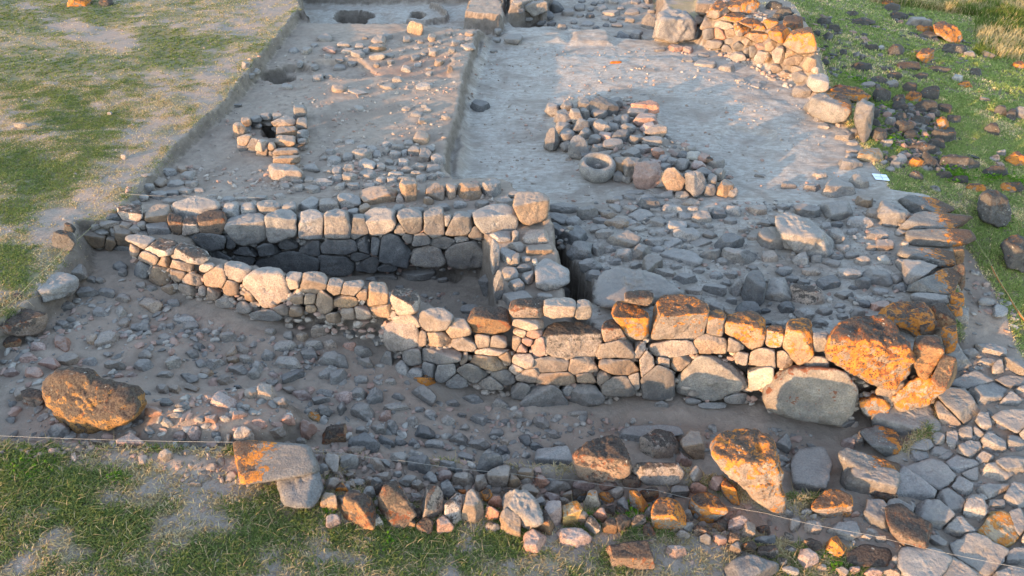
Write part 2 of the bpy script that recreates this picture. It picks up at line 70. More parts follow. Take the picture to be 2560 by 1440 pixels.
# rocks whose shape matters: outlines traced about the surveyed centre
OUTL = {(2265, 1312): "2212 1268;2250 1258;2332 1312;2328 1340;2308 1392;2290 1390;2225 1335", (2200, 1108): "2143 1080;2190 1063;2235 1075;2258 1110;2253 1150;2225 1152;2180 1120",
 (2150, 1166): "2095 1130;2115 1118;2165 1140;2205 1150;2255 1165;2215 1215;2170 1232;2150 1215;2105 1185", (2081, 1264): "2028 1252;2050 1222;2100 1225;2130 1248;2133 1290;2110 1306;2060 1292;2026 1275",
 (2010, 1176): "1976 1150;2000 1122;2062 1116;2082 1160;2062 1222;1985 1238", (897, 1276): "852 1240;880 1224;930 1245;941 1290;935 1327;888 1326;853 1290", (993, 1266): "944 1252;964 1200;986 1200;1012 1250;1042 1290;1005 1327;960 1325;944 1290",
 (1567, 1384): "1494 1395;1530 1364;1602 1350;1638 1385;1636 1412;1560 1430;1505 1416", (1670, 1296): "1627 1270;1650 1243;1697 1255;1717 1290;1716 1336;1680 1348;1628 1320", (1183, 1271): "1148 1317;1170 1228;1179 1221;1206 1262;1213 1290;1207 1317",
 (1080, 1258): "1050 1240;1070 1210;1105 1215;1110 1290;1100 1305;1052 1298", (1823, 1231): "1802 1215;1815 1195;1840 1225;1850 1265;1830 1262;1805 1235", (1647, 1118): "1598 1095;1640 1072;1690 1080;1697 1140;1660 1155;1605 1150", (1730, 1114): "1700 1110;1712 1075;1745 1075;1760 1115;1762 1155;1740 1160;1705 1125",
 (2393, 408): "2340 400;2365 385;2400 390;2440 405;2450 430;2400 432;2350 425", (2310, 374): "2270 365;2310 355;2350 370;2345 390;2300 392;2275 380", (2330, 238): "2295 240;2310 222;2345 213;2350 225;2345 252;2300 255", (832, 903): "793 905;812 882;835 876;862 888;872 910;868 930;810 925", (335, 1111): "290 1082;320 1080;360 1110;382 1128;375 1137;310 1138;296 1120"}
# ---------------------------------------------------------------- basics
import bpy, math, numpy as np
rng = np.random.default_rng(7)
SC = bpy.context.scene
COL = SC.collection
F, PITCH, HCAM = 1707.0, math.radians(36.2), 7.0
CP, SP = math.cos(PITCH), math.sin(PITCH)
FWD = np.array([0, CP, -SP]); UPV = np.array([0, SP, CP]); RGT = np.array([1.0, 0, 0])
EYE = np.array([0, 0, HCAM])

def ray(u, v):
    d = FWD + RGT * ((u - 1280) / F) - UPV * ((v - 720) / F)
    return d / np.linalg.norm(d)

def px(u, v, z):
    d = ray(u, v)
    return EYE + d * ((z - HCAM) / d[2])

def proj(x, y, z):
    qz = z - HCAM
    f = y * CP - qz * SP
    f = np.where(np.abs(f) < 1e-3, 1e-3, f)
    return 1280 + F * x / f, 720 - F * (y * SP + qz * CP) / f, f

def sstep(a, b, x):
    t = np.clip((x - a) / (b - a), 0, 1)
    return t * t * (3 - 2 * t)

def _hash(ix, iy, iz, seed):
    h = (ix * 374761393 + iy * 668265263 + iz * 2147483647 + seed * 1274126177) & 0xFFFFFFFF
    h = ((h ^ (h >> 13)) * 1274126177) & 0xFFFFFFFF
    h = ((h ^ (h >> 16)) * 2246822519) & 0xFFFFFFFF
    return ((h ^ (h >> 15)) & 0xFFFFFF) / float(0xFFFFFF)

def vnoise(p, seed=0):
    p = np.asarray(p, float)
    i = np.floor(p).astype(np.int64); f = p - i
    f = f * f * f * (f * (f * 6 - 15) + 10)
    out = 0
    for a in (0, 1):
        wx = f[:, 0] if a else 1 - f[:, 0]
        for b in (0, 1):
            wy = f[:, 1] if b else 1 - f[:, 1]
            for c in (0, 1):
                wz = f[:, 2] if c else 1 - f[:, 2]
                out = out + wx * wy * wz * _hash(i[:, 0] + a, i[:, 1] + b, i[:, 2] + c, seed)
    return out * 2 - 1

def fbm(p, octaves=4, seed=0, gain=0.5):
    p = np.asarray(p, float)
    o, amp, s = 0, 1.0, 0
    for k in range(octaves):
        o = o + amp * vnoise(p * 2 ** k + 17.3 * k, seed + k); s += amp; amp *= gain
    return o / s

def tag(o, label=None, cat=None, group=None, kind=None):
    if label: o['label'] = label
    if cat: o['category'] = cat
    if group: o['group'] = group
    if kind: o['kind'] = kind
    return o

def link(o, parent=None):
    COL.objects.link(o)
    if parent is not None: o.parent = parent
    return o

def np_mesh(name, verts, faces, mats, smooth=True, midx=None):
    """faces: (n,3) or (n,4) array"""
    me = bpy.data.meshes.new(name)
    verts = np.ascontiguousarray(verts, np.float32); faces = np.ascontiguousarray(faces, np.int32)
    n, k = faces.shape
    me.vertices.add(len(verts)); me.vertices.foreach_set('co', verts.ravel())
    me.loops.add(n * k); me.loops.foreach_set('vertex_index', faces.ravel())
    me.polygons.add(n)
    me.polygons.foreach_set('loop_start', np.arange(0, n * k, k, dtype=np.int32))
    me.polygons.foreach_set('loop_total', np.full(n, k, np.int32))
    me.polygons.foreach_set('use_smooth', np.full(n, smooth))
    for m in (mats if isinstance(mats, (list, tuple)) else [mats]): me.materials.append(m)
    if midx is not None: me.polygons.foreach_set('material_index', np.asarray(midx, np.int32))
    me.update(); me.validate()
    return me

# ---------------------------------------------------------------- materials
class NT:
    def __init__(s, name):
        s.m = bpy.data.materials.new(name); s.m.use_nodes = True
        s.t = s.m.node_tree; s.t.nodes.clear()
    def n(s, typ, **kw):
        nd = s.t.nodes.new(typ)
        ins = kw.pop('ins', {})
        for k, v in kw.items(): setattr(nd, k, v)
        for k, v in ins.items():
            if isinstance(v, bpy.types.NodeSocket): s.t.links.new(v, nd.inputs[k])
            else: nd.inputs[k].default_value = v
        return nd
    def math(s, op, a, b=0.0, c=0.0, clamp=False):
        return s.n('ShaderNodeMath', operation=op, use_clamp=clamp, ins={0: a, 1: b, 2: c}).outputs[0]
    def mix(s, f, a, b, mode='MIX'):
        nd = s.n('ShaderNodeMix', data_type='RGBA', blend_type=mode)
        for k, v in ((0, f), (6, a), (7, b)):
            if isinstance(v, bpy.types.NodeSocket): s.t.links.new(v, nd.inputs[k])
            else: nd.inputs[k].default_value = v if k == 0 else (*v, 1) if len(v) == 3 else v
        return nd.outputs[2]
    def noise(s, vec, scale, detail=4, rough=0.55, dist=0.0):
        return s.n('ShaderNodeTexNoise', ins={'Vector': vec, 'Scale': scale, 'Detail': detail, 'Roughness': rough, 'Distortion': dist}).outputs[0]
    def vor(s, vec, scale, feature='F1', rnd=1.0):
        return s.n('ShaderNodeTexVoronoi', feature=feature, ins={'Vector': vec, 'Scale': scale, 'Randomness': rnd})
    def step(s, x, lo, hi):
        return s.n('ShaderNodeMapRange', interpolation_type='SMOOTHSTEP', clamp=True, ins={0: x, 1: lo, 2: hi, 3: 0.0, 4: 1.0}).outputs[0]
    def out(s, col, rough=0.9, height=None, bump=0.4, dist=0.02, spec=0.25, nodes=None):
        b = s.n('ShaderNodeBsdfPrincipled', ins={'Base Color': col, 'Roughness': rough, 'Specular IOR Level': spec})
        if height is not None:
            bp = s.n('ShaderNodeBump', ins={'Strength': bump, 'Distance': dist, 'Height': height})
            s.t.links.new(bp.outputs[0], b.inputs['Normal'])
        o = s.n('ShaderNodeOutputMaterial', ins={0: b.outputs[0]})
        return s.m

def stone_mat(name, base, orange=0.0, black=0.0, white=0.0, rust=0.0, dust=0.5, var=0.26, dark_spot=0.0, side=0.0):
    """weathered stone; orange, black, white: how far each lichen has spread over the upper faces; side: lichen keeps to the +x end"""
    q = NT(name)
    tc = q.n('ShaderNodeTexCoord'); oi = q.n('ShaderNodeObjectInfo')
    rnd = oi.outputs['Random']
    off = q.n('ShaderNodeVectorMath', operation='SCALE', ins={0: (31.0, 57.0, 83.0), 3: rnd}).outputs[0]
    vec = q.n('ShaderNodeVectorMath', operation='ADD', ins={0: tc.outputs['Object'], 1: off}).outputs[0]
    nz = q.n('ShaderNodeSeparateXYZ', ins={0: tc.outputs['Normal']}).outputs[2]
    n1 = q.noise(vec, 4.0, 6, 0.6); n2 = q.noise(vec, 38.0, 4, 0.65); n3 = q.noise(vec, 13.0, 5, 0.6, 0.6)
    b = np.array(base)
    lo = tuple(b * (0.72, 0.72, 0.74)); hi = tuple(np.minimum(b * (1.3, 1.27, 1.22), 0.9))
    col = q.mix(q.step(n1, 0.3, 0.7), lo, hi)
    warm = tuple(np.clip(b * (1.25, 0.95, 0.78), 0, 1))
    col = q.mix(q.math('MULTIPLY', q.step(n3, 0.5, 0.75), 0.5), col, warm)
    r2 = q.math('FRACT', q.math('MULTIPLY', rnd, 7.31))
    hsv = q.n('ShaderNodeHueSaturation', ins={'Hue': 0.5, 'Saturation': q.math('ADD', q.math('MULTIPLY', r2, 0.7), 0.65), 'Value': q.math('ADD', q.math('MULTIPLY', rnd, 2 * var), 1 - var), 'Fac': 1.0, 'Color': col})
    col = hsv.outputs[0]
    col = q.mix(q.math('MULTIPLY', q.step(n2, 0.38, 0.68), 0.7), col, tuple(b * 0.45))
    pit = q.step(q.vor(vec, 30.0).outputs['Distance'], 0.16, 0.04)
    pit = q.math('MULTIPLY', pit, q.step(n3, 0.45, 0.6))
    col = q.mix(q.math('MULTIPLY', pit, 0.75), col, tuple(b * 0.22))
    if dust:
        d = q.math('MULTIPLY', q.step(q.math('ADD', nz, q.math('MULTIPLY', n3, 0.8)), 0.9, 1.5), dust)
        col = q.mix(d, col, (0.30, 0.265, 0.232))
    upn = q.math('MULTIPLY', nz, 0.34)
    if side:
        ox = q.n('ShaderNodeSeparateXYZ', ins={0: tc.outputs['Object']}).outputs[0]
        upn = q.math('ADD', q.math('MULTIPLY', nz, 0.12), q.math('MULTIPLY', ox, side))
    hgt = q.math('ADD', q.math('MULTIPLY', n3, 0.6), q.math('MULTIPLY', n2, 0.4))
    hgt = q.math('SUBTRACT', hgt, q.math('MULTIPLY', pit, 0.5))
    def patch(seed, scale, amount, soft=0.03, up=1.0):
        v2 = q.n('ShaderNodeVectorMath', operation='ADD', ins={0: vec, 1: (seed, seed * 1.7, -seed)}).outputs[0]
        n = q.math('ADD', q.math('MULTIPLY', q.noise(v2, scale, 9, 0.72, 0.8), .7), q.math('MULTIPLY', q.noise(v2, scale * 5, 5, .7, .4), .3))
        n = q.math('ADD', q.math('MULTIPLY', q.math('SUBTRACT', n, .5), 1.7), .5)
        e = q.math('ADD', n, q.math('MULTIPLY', upn, up))
        thr = 0.92 - amount * 0.55
        return q.step(e, thr - soft, thr + soft)
    if orange:
        m = patch(3.1, 4.6, orange)
        oc = q.mix(q.step(n2, 0.3, 0.7), (0.50, 0.175, 0.018), (0.33, 0.105, 0.012))
        oc = q.mix(q.math('MULTIPLY', q.step(q.noise(vec, 9, 5), 0.5, 0.7), 0.6), oc, (0.52, 0.215, 0.035))
        oc = q.mix(q.step(q.noise(vec, 21, 6, .7), .56, .68), oc, (0.17, 0.145, 0.115))
        col = q.mix(q.math('MULTIPLY', m, 0.9), col, oc)
        hgt = q.math('ADD', hgt, q.math('MULTIPLY', m, 0.15))
    if rust:
        m = patch(11.3, 5.0, rust)
        col = q.mix(q.math('MULTIPLY', m, 0.9), col, (0.15, 0.05, 0.022))
    if black:
        m = patch(7.7, 5.5, black, 0.06, 1.0)
        bc = q.mix(q.step(n2, 0.35, 0.65), (0.028, 0.024, 0.022), (0.085, 0.07, 0.055))
        col = q.mix(q.math('MULTIPLY', m, 0.92), col, bc)
    if dark_spot:
        vd = q.vor(vec, 24.0)
        m = q.math('MULTIPLY', q.step(vd.outputs['Distance'], 0.36, 0.22), q.step(q.noise(vec, 3.5, 3), 0.62 - dark_spot * 0.3, 0.72 - dark_spot * 0.3))
        col = q.mix(q.math('MULTIPLY', m, 0.85), col, (0.035, 0.02, 0.014))
    if white:
        wv = q.n('ShaderNodeVectorMath', operation='ADD', ins={0: vec, 1: q.n('ShaderNodeVectorMath', operation='SCALE', ins={0: q.n('ShaderNodeTexNoise', ins={'Vector': vec, 'Scale': 25.0, 'Detail': 4.0}).outputs[1], 3: .07}).outputs[0]}).outputs[0]
        vd = q.vor(wv, 17.0); sc_ = q.n('ShaderNodeSeparateColor', ins={0: vd.outputs['Color']})
        pick = q.step(sc_.outputs[0], 1 - white, 1.02 - white)
        rad = q.math('ADD', q.math('MULTIPLY', sc_.outputs[1], .24), .1)
        m = q.math('MULTIPLY', q.step(q.math('SUBTRACT', vd.outputs['Distance'], rad), 0.05, -0.03), pick)
        m = q.math('MULTIPLY', m, q.step(q.noise(vec, 5.0, 4), 0.5, 0.6))
        col = q.mix(q.math('MULTIPLY', m, 0.7), col, (0.36, 0.345, 0.29))
    return q.out(col, 0.9, hgt, 0.8, 0.035)

GREY, TAN, PALE = (0.185, 0.168, 0.152), (0.245, 0.188, 0.143), (0.235, 0.213, 0.19)
MAT = {
 'g': stone_mat('grey_basalt', GREY), 'G': stone_mat('smooth_grey_basalt', (0.235, 0.208, 0.176), rust=0.3, dust=0.1),
 'B': stone_mat('big_grey_basalt', (0.23, 0.21, 0.184), dust=0.1),
 'd': stone_mat('dark_basalt', (0.125, 0.12, 0.116), dust=0.25),
 't': stone_mat('tan_stone', TAN), 'T': stone_mat('pale_tan_stone', (0.275, 0.208, 0.157)),
 'p': stone_mat('pale_stone', PALE, dust=0.5), 'w': stone_mat('whitish_stone', (0.42, 0.395, 0.345), white=0.3),
 'r': stone_mat('reddish_stone', (0.30, 0.19, 0.15)), 'R': stone_mat('baked_red_stone', (0.44, 0.17, 0.08), dust=0.1),
 'y': stone_mat('ochre_stone', (0.36, 0.26, 0.15), orange=0.12),
 'o': stone_mat('orange_lichen_stone', (0.24, 0.195, 0.155), orange=0.72, black=0.22, rust=.15, dust=0.0),
 'O': stone_mat('orange_capped_stone', TAN, orange=0.55, black=0.30, white=0.10, dark_spot=.3, dust=0.0),
 'H': stone_mat('lichen_crusted_stone', TAN, orange=0.76, rust=0.48, black=0.33, white=0.25, dark_spot=.75, dust=0.0),
 'L': stone_mat('spotted_lichen_stone', (0.21, 0.135, 0.078), orange=0.25, rust=0.3, black=0.58, dark_spot=0.7, white=0.15, dust=0.0),
 'k': stone_mat('black_lichen_stone', (0.205, 0.14, 0.095), orange=0.22, rust=0.46, black=0.5, white=0.14, dust=0.0),
 'm': stone_mat('mottled_stone', (0.29, 0.24, 0.2), rust=0.12, black=0.32, white=0.2, dust=0.2),
 'e': stone_mat('lichen_ended_stone', (0.17, 0.158, 0.142), orange=0.50, black=0.30, white=0.2, dust=0.05, side=0.85),
 'q': stone_mat('black_crusted_rock', (0.085, 0.08, 0.075), orange=.16, black=.45, white=.5, dust=0),
 'b': stone_mat('dark_topped_block', TAN, black=0.52, rust=0.2, dust=0.0),
 'a': stone_mat('orange_flanked_stone', (0.125, 0.112, 0.10), orange=0.40, black=.2, side=-0.6, dust=0.2),
}
TONE = {'g': 'grey', 'G': 'smooth grey', 'B': 'grey', 'd': 'dark grey', 't': 'tan', 'T': 'pale tan', 'p': 'pale grey', 'w': 'whitish', 'r': 'reddish', 'R': 'brick-red',
        'y': 'ochre', 'o': 'orange lichen', 'O': 'orange-topped', 'H': 'orange', 'L': 'spotted orange', 'k': 'black-crusted', 'm': 'mottled', 'e': 'lichened', 'b': 'dark-topped', 'q': 'black-crusted', 'a': 'grey'}

# ---------------------------------------------------------------- the lie of the land
def P(s):
    return [tuple(float(a) for a in q.split()) for q in s.split(';') if q.strip()]

NAT = P("""0 750 0;100 500 0;300 300 0;600 100 0;0 100 0;300 0 0;700 0 0;160 620 0;-300 300 0;-300 800 -.05;300 -250 .05;0 1150 -.3;0 1430 -.45;-300 1200 -.3;300 1180 -.4;600 1200 -.6;900 1330 -.9;300 1420 -.55;800 1430 -.85;
1200 1360 -1.2;1300 1430 -1.15;1600 1420 -1.3;1900 1400 -1.5;2150 1380 -1.6;2350 1200 -1.7;2550 1430 -1.75;2540 1000 -1.55;2450 880 -1.4;2450 720 -1.2;2530 650 -1.15;2500 450 -1.05;2300 430 -.9;2250 330 -.9;2450 300 -1.2;
2200 150 -.85;2540 150 -1.7;2100 60 -.8;2300 20 -1.4;2550 10 -2.1;1950 0 -.75;1000 -100 -.3;1500 -150 -.5;1900 -150 -.9;2800 300 -1.9;2800 800 -1.7;2800 1300 -2.0""")
npts = np.array([px(u, v, z) for u, v, z in NAT])
def tps_fit(p, lam=0.02):
    n = len(p); d = np.linalg.norm(p[:, None, :2] - p[None, :, :2], axis=2)
    K = np.where(d > 0, d * d * np.log(d + 1e-9), 0) + lam * np.eye(n) * d.mean() ** 2
    Q = np.c_[np.ones(n), p[:, :2]]
    A = np.block([[K, Q], [Q.T, np.zeros((3, 3))]])
    return np.linalg.solve(A, np.r_[p[:, 2], 0, 0, 0])
tw = tps_fit(npts)
def natural(x, y):
    xc = np.clip(x, -26, 26); yc = np.clip(y, 1.5, 42)
    o = tw[-3] + tw[-2] * xc + tw[-1] * yc
    for (a, b, _), w in zip(npts, tw):
        r2 = (xc - a) ** 2 + (yc - b) ** 2
        o = o + w * 0.5 * r2 * np.log(r2 + 1e-12)
    return np.clip(o, -3.2, 0.5)

FCD = P("""335 672 -.55;420 728 -.75;500 760 -.85;650 805 -.95;800 835 -1.0;950 872 -1.1;1100 960 -1.35;1200 985 -1.45;1350 1025 -1.6;1480 1015 -1.6;1650 1000 -1.6;1850 1012 -1.65;1960 1050 -1.7;2100 1075 -1.75;2210 1060 -1.72;
2330 1030 -1.65;2390 930 -1.45;2412 800 -1.3;2405 650 -1.15;2390 560 -1.05;2330 500 -.95""")
FC = np.array([px(*q) for q in FCD])
FTOP = [-.15, -.17, -.18, -.2, -.22, -.25, -.32, -.38, -.42, -.45, -.45, -.5, -.5, -.5, -.5, -.52, -.55, -.58, -.6, -.62, -.65]
def normals(pts):
    t = np.gradient(pts[:, :2], axis=0); t /= np.linalg.norm(t, axis=1)[:, None]
    return np.c_[-t[:, 1], t[:, 0]]            # to the left of travel = into the wall
FN = normals(FC)
BAT = 0.30
BY = 11.75
FT = np.array([[*(p[:2] + n * BAT * (tz - p[2])), tz] for p, n, tz in zip(FC, FN, FTOP)])

FTI = np.array([[*(p[:2] + n * .17), p[2]] for p, n in zip(FT, FN)])
xs = np.r_[-140, -100, -70, -50, -38, -31, np.arange(-26, -12, .09), np.arange(-12, 12, .05), np.arange(12, 26, .09), 31, 38, 50, 70, 100, 140]
ys = np.r_[-40, -20, -10, -5, -2, 0, 1, np.arange(1.8, 3.6, .12), np.arange(3.6, 14, .045), np.arange(14, 22, .06), np.arange(22, 44, .09), 48, 55, 65, 80, 110, 160, 240]
GX, GY = np.meshgrid(xs, ys); gx, gy = GX.ravel(), GY.ravel()
Z = natural(gx, gy)
NATZ = Z.copy()
wob = np.c_[gx, gy, np.zeros_like(gx)]
WX = gx + 0.11 * fbm(wob * 2.2, 5, 5, .65); WY = gy + 0.11 * fbm(wob * 2.2, 5, 9, .65)
M = {k: np.zeros_like(gx) for k in ('dug', 'pale', 'red', 'crack', 'rough', 'dark')}

def poly_sd(poly, x, y):
    a = np.asarray(poly)[:, :2]; b = np.roll(a, -1, axis=0)
    d = np.full(x.shape, 1e9); ins = np.zeros(x.shape, bool)
    for (ax, ay), (bx, by) in zip(a, b):
        ex, ey = bx - ax, by - ay
        t = np.clip(((x - ax) * ex + (y - ay) * ey) / (ex * ex + ey * ey + 1e-12), 0, 1)
        d = np.minimum(d, np.hypot(x - ax - t * ex, y - ay - t * ey))
        c = ((ay > y) != (by > y)) & (x < (bx - ax) * (y - ay) / (by - ay + 1e-12) + ax)
        ins ^= c
    return np.where(ins, d, -d)

def oval(u, v, ru, rv, z):
    r = np.random.default_rng(int(u))
    return [(u + ru * k * math.cos(a), v + rv * k * math.sin(a), z) for a, k in zip(np.linspace(0, 6.283, 15)[:-1], r.uniform(.72, 1.2, 14))]

def zone(outline, floor, w=0.10, masks=None, wobble=True, mode='set'):
    pl = np.array([q if isinstance(q, np.ndarray) else px(*q) for q in outline])
    lo, hi = pl[:, :2].min(0) - .3, pl[:, :2].max(0) + .3
    s = (gx > lo[0]) & (gx < hi[0]) & (gy > lo[1]) & (gy < hi[1])
    x, y = (WX[s], WY[s]) if wobble else (gx[s], gy[s])
    sd = poly_sd(pl, x, y)
    t = sstep(0, w, sd)
    fp = np.array([q if isinstance(q, np.ndarray) else px(*q) for q in floor])
    num = den = 0
    for a, b, c in fp:
        k = 1 / (((x - a) ** 2 + (y - b) ** 2) + 0.15) ** 1.5
        num = num + k * c; den = den + k
    fz = num / den
    Z[s] = Z[s] * (1 - t) + fz * t
    for k, v in (masks or {}).items():
        M[k][s] = M[k][s] * (1 - t) + v * t

# upper platform with the oven
zone(P("745 20 0;700 75 0;640 150 0;560 250 0;430 365 0;335 480 0;240 560 0;188 605 0") + [FT[0], FT[1]] +
     P("600 640 -.15;1000 640 -.2;1250 770 -.3;1425 745 -.35;1400 620 -.3;1390 545 -.2;1290 440 -.4;1150 430 -.4;1155 350 -.4;1180 300 -.4;1200 180 -.38;1230 90 -.38;1270 52 -.38;1000 52 -.38;780 55 -.38"),
     P("300 540 -.12;420 480 -.28;600 420 -.36;800 330 -.38;1050 300 -.4;1080 380 -.4;700 200 -.4;1000 130 -.36;1150 110 -.36;850 480 -.22;1200 520 -.2;600 540 -.08;1000 540 -.1;1330 530 -.1;1330 620 -.22;1390 720 -.38;1280 740 -.35"), .13,
     dict(dug=1, pale=.12, red=.12, rough=.6))
zone(P("880 175 -.38;1000 140 -.38;1140 130 -.38;1130 200 -.38;1040 205 -.38;930 190 -.38"), P("1000 160 -.42;1080 170 -.42"), .25, dict(red=.8))
# broad floor and the terrace behind the front wall
zone([*P("1192 85 -.4;1168 170 -.4;1155 210 -.4;1140 300 -.4;1115 350 -.4;1108 430 -.4;1125 462 -.4;1258 466 -.4;1300 500 -.3;1372 545 -.25;1404 620 -.3;1428 750 -.35")] + [FT[k] for k in range(9, 21)] +
     P("2230 470 -.8;2150 350 -.8;2050 260 -.8;1990 190 -.8;1760 100 -.85;1700 60 -.9;1640 10 -.9;1640 -80 -.9;1255 -80 -.9;1250 62 -.6"),
     P("1300 470 -.78;1450 520 -.66;1700 560 -.66;1650 700 -.55;1600 790 -.5;1900 760 -.66;2200 740 -.62;2300 600 -.66;2100 450 -.76;1800 400 -.86;1300 350 -.88;1300 200 -.88;1600 200 -.86;1900 300 -.82;1300 110 -.9;1600 110 -.92;2000 350 -.78;1180 300 -.86;1150 420 -.84"), .20,
     dict(dug=1, pale=.85, red=0, rough=.35))
zone(P("1290 470 -.7;1400 500 -.7;1560 470 -.7;1750 500 -.7;2100 500 -.7;2200 470 -.7;2350 560 -.6;2390 800 -.6;2200 800 -.6;1800 860 -.55;1450 790 -.45;1410 600 -.6"),
     P("1450 520 -.66;1700 560 -.66;1650 700 -.55;1600 790 -.5;1900 760 -.68;2200 740 -.64;2300 600 -.66;2100 520 -.72;1420 560 -.6"), .7, dict(pale=.62, crack=.8, rough=.8))
zone(P("1780 330 -.83;1830 310 -.83;1950 330 -.83;1930 365 -.83;1800 380 -.83"), P("1860 345 -.93"), .3)
# thin low steps that cross the broad floor
zone(P("1225 150 -.86;1300 132 -.86;1700 140 -.86;1830 175 -.84;1980 260 -.82;2000 330 -.8;1900 300 -.83;1700 250 -.84;1500 225 -.84;1370 180 -.84"), P("1500 170 -.83;1800 230 -.79;1350 150 -.84"), .5, dict(pale=1))
# heaped stones in the middle
zone(P("1365 275 -.85;1430 250 -.85;1560 248 -.85;1650 262 -.85;1670 350 -.85;1730 375 -.85;1810 405 -.8;1840 490 -.7;1700 490 -.7;1560 462 -.75;1440 395 -.8;1372 365 -.85"),
     P("1450 300 -.62;1600 300 -.62;1520 360 -.6;1640 400 -.58;1740 430 -.55"), .55, dict(rough=.9, pale=.4))
# deep far trenches
zone(P("750 18 0;778 58 -.38;860 60 -.38;1000 60 -.38;1190 76 -.38;1225 70 -.38;1245 60 -.38;1258 36 -.4;1250 -90 -.4;735 -90 0"),
     P("900 20 -1.38;1050 30 -1.32;1150 10 -1.3;850 -30 -1.25;1150 -60 -1.1"), .12, dict(dug=1, pale=.9, rough=.2))
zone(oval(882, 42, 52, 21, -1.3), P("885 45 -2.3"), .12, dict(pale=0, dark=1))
zone(P("935 62 -1.3;948 28 -1.3;985 28 -1.3;990 54 -1.3"), P("965 45 -1.48"), .3, dict(pale=.7))
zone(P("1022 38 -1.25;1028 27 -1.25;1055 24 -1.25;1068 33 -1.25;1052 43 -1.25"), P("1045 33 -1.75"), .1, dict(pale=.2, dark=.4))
zone(P("1075 8 -1.2;1100 14 -1.2;1128 36 -1.2;1118 52 -1.2;1060 58 -1.2;1015 56 -1.2;1015 50 -1.2;1060 52 -1.2;1108 46 -1.2;1112 38 -1.2;1092 20 -1.2;1070 13 -1.2"), P("1110 40 -1.05;1040 55 -1.12"), .12, dict(pale=.5))
zone(P("1160 78 -1.3;1166 46 -1.3;1190 28 -1.2;1256 24 -1.0;1270 74 -1.0"), P("1215 45 -.52"), .16, dict(pale=.3, rough=.6))
zone(P("740 10 -1.3;1270 6 -1.2;1270 -60 -1.2;730 -60 -1.2"), P("900 -5 -.95;1150 -5 -.95;1000 -40 -.9"), .25, dict(pale=.7))
zone(P("1285 70 -.9;1400 66 -.9;1540 92 -.9;1640 100 -.9;1650 70 -.9;1650 -85 -.9;1262 -85 -.9;1258 40 -.9"), P("1400 40 -1.25;1550 60 -1.2;1450 0 -1.2;1600 0 -1.2"), .15, dict(pale=.5, rough=.5))
zone(P("1258 64 -1;1262 0 -1;1300 -12 -1;1385 -8 -1;1372 40 -1;1335 62 -1"), P("1290 20 -.25;1340 15 -.35"), .4, dict(pale=.15, rough=1))
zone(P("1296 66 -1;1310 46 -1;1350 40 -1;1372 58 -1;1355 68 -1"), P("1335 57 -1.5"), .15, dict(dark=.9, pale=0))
zone(P("1420 116 -.9;1418 84 -.95;1500 78 -1;1536 86 -1;1542 116 -.9"), P("1470 98 -.78;1520 98 -.76"), .4, dict(pale=.6, rough=.5))
zone(P("1240 112 -.9;1250 80 -.9;1320 74 -.9;1420 86 -.9;1425 110 -.9;1330 122 -.9"), P("1300 95 -.78;1380 96 -.76"), .4, dict(pale=.8, rough=.5))
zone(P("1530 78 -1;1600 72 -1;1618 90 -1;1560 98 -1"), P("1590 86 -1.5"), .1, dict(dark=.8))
# scree slumped along the foot of the middle section
zone(P("1112 462 -.8;1168 455 -.8;1186 380 -.8;1178 300 -.8;1206 180 -.8;1238 95 -.8;1200 90 -.8;1160 200 -.8;1135 320 -.8;1112 420 -.8"), P("1130 440 -.64;1150 330 -.66;1175 200 -.66;1205 110 -.66"), .38, dict(rough=1, pale=.45))
# hollows in the platform
zone(oval(745, 172, 46, 15, -.38), P("745 172 -.62"), .14, dict(rough=1))
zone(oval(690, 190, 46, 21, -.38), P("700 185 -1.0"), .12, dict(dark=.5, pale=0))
zone(P("770 185 -.4;780 150 -.4;900 150 -.4;960 190 -.4;900 200 -.4"), P("860 175 -.55"), .2)
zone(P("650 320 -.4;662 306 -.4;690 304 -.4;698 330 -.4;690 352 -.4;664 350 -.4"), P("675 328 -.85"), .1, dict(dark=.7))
zone([FT[k] for k in range(0, 10)] + [px(1425, 745, -.35), np.array([.6, BY + .5, -.2]), np.array([-7.6, BY + .5, -.2])], [np.array([*(FT[k][:2] + FN[k] * .2), FT[k][2] - .22]) for k in range(0, 10)] + [np.array([x_, BY + .3, -.16]) for x_ in (-7, -5, -3, -1, .4)] + [px(1330, 620, -.24), px(1390, 720, -.38), px(1300, 740, -.36)], .15, dict(dug=1, pale=.25, rough=.6, red=.1))
# pit between the curved wall and the back wall

PIT = [np.array([-6.6, BY + .2, -.2]), np.array([-0.62, BY + .2, -.2])] + [px(1232, 640, -.3), px(1248, 770, -.35)] + \
      [np.array([*(FC[k][:2] + FN[k] * (0.72 + BAT * .5)), -.3]) for k in (7, 6, 5, 4, 3, 2, 1)]
zone(PIT, P("1130 740 -1.35;800 700 -1.3;560 650 -1.1;1180 700 -1.35"), .10, dict(dug=1, pale=.1, rough=.5, crack=.5, dark=.25), wobble=False)
zone(P("1000 690 -1.35;1010 665 -1.35;1080 668 -1.35;1090 690 -1.35"), P("1045 680 -1.2"), .2)
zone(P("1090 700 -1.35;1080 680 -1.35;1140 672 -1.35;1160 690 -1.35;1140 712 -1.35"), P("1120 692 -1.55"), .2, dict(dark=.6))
# slit beside the cross wall
zone(P("1374 556 -.3;1398 560 -.5;1430 640 -.5;1478 690 -.5;1492 752 -.45;1440 752 -.4;1414 690 -.35;1388 610 -.3"), P("1440 690 -1.5;1400 600 -1.3"), .09, dict(dark=.5, pale=0))
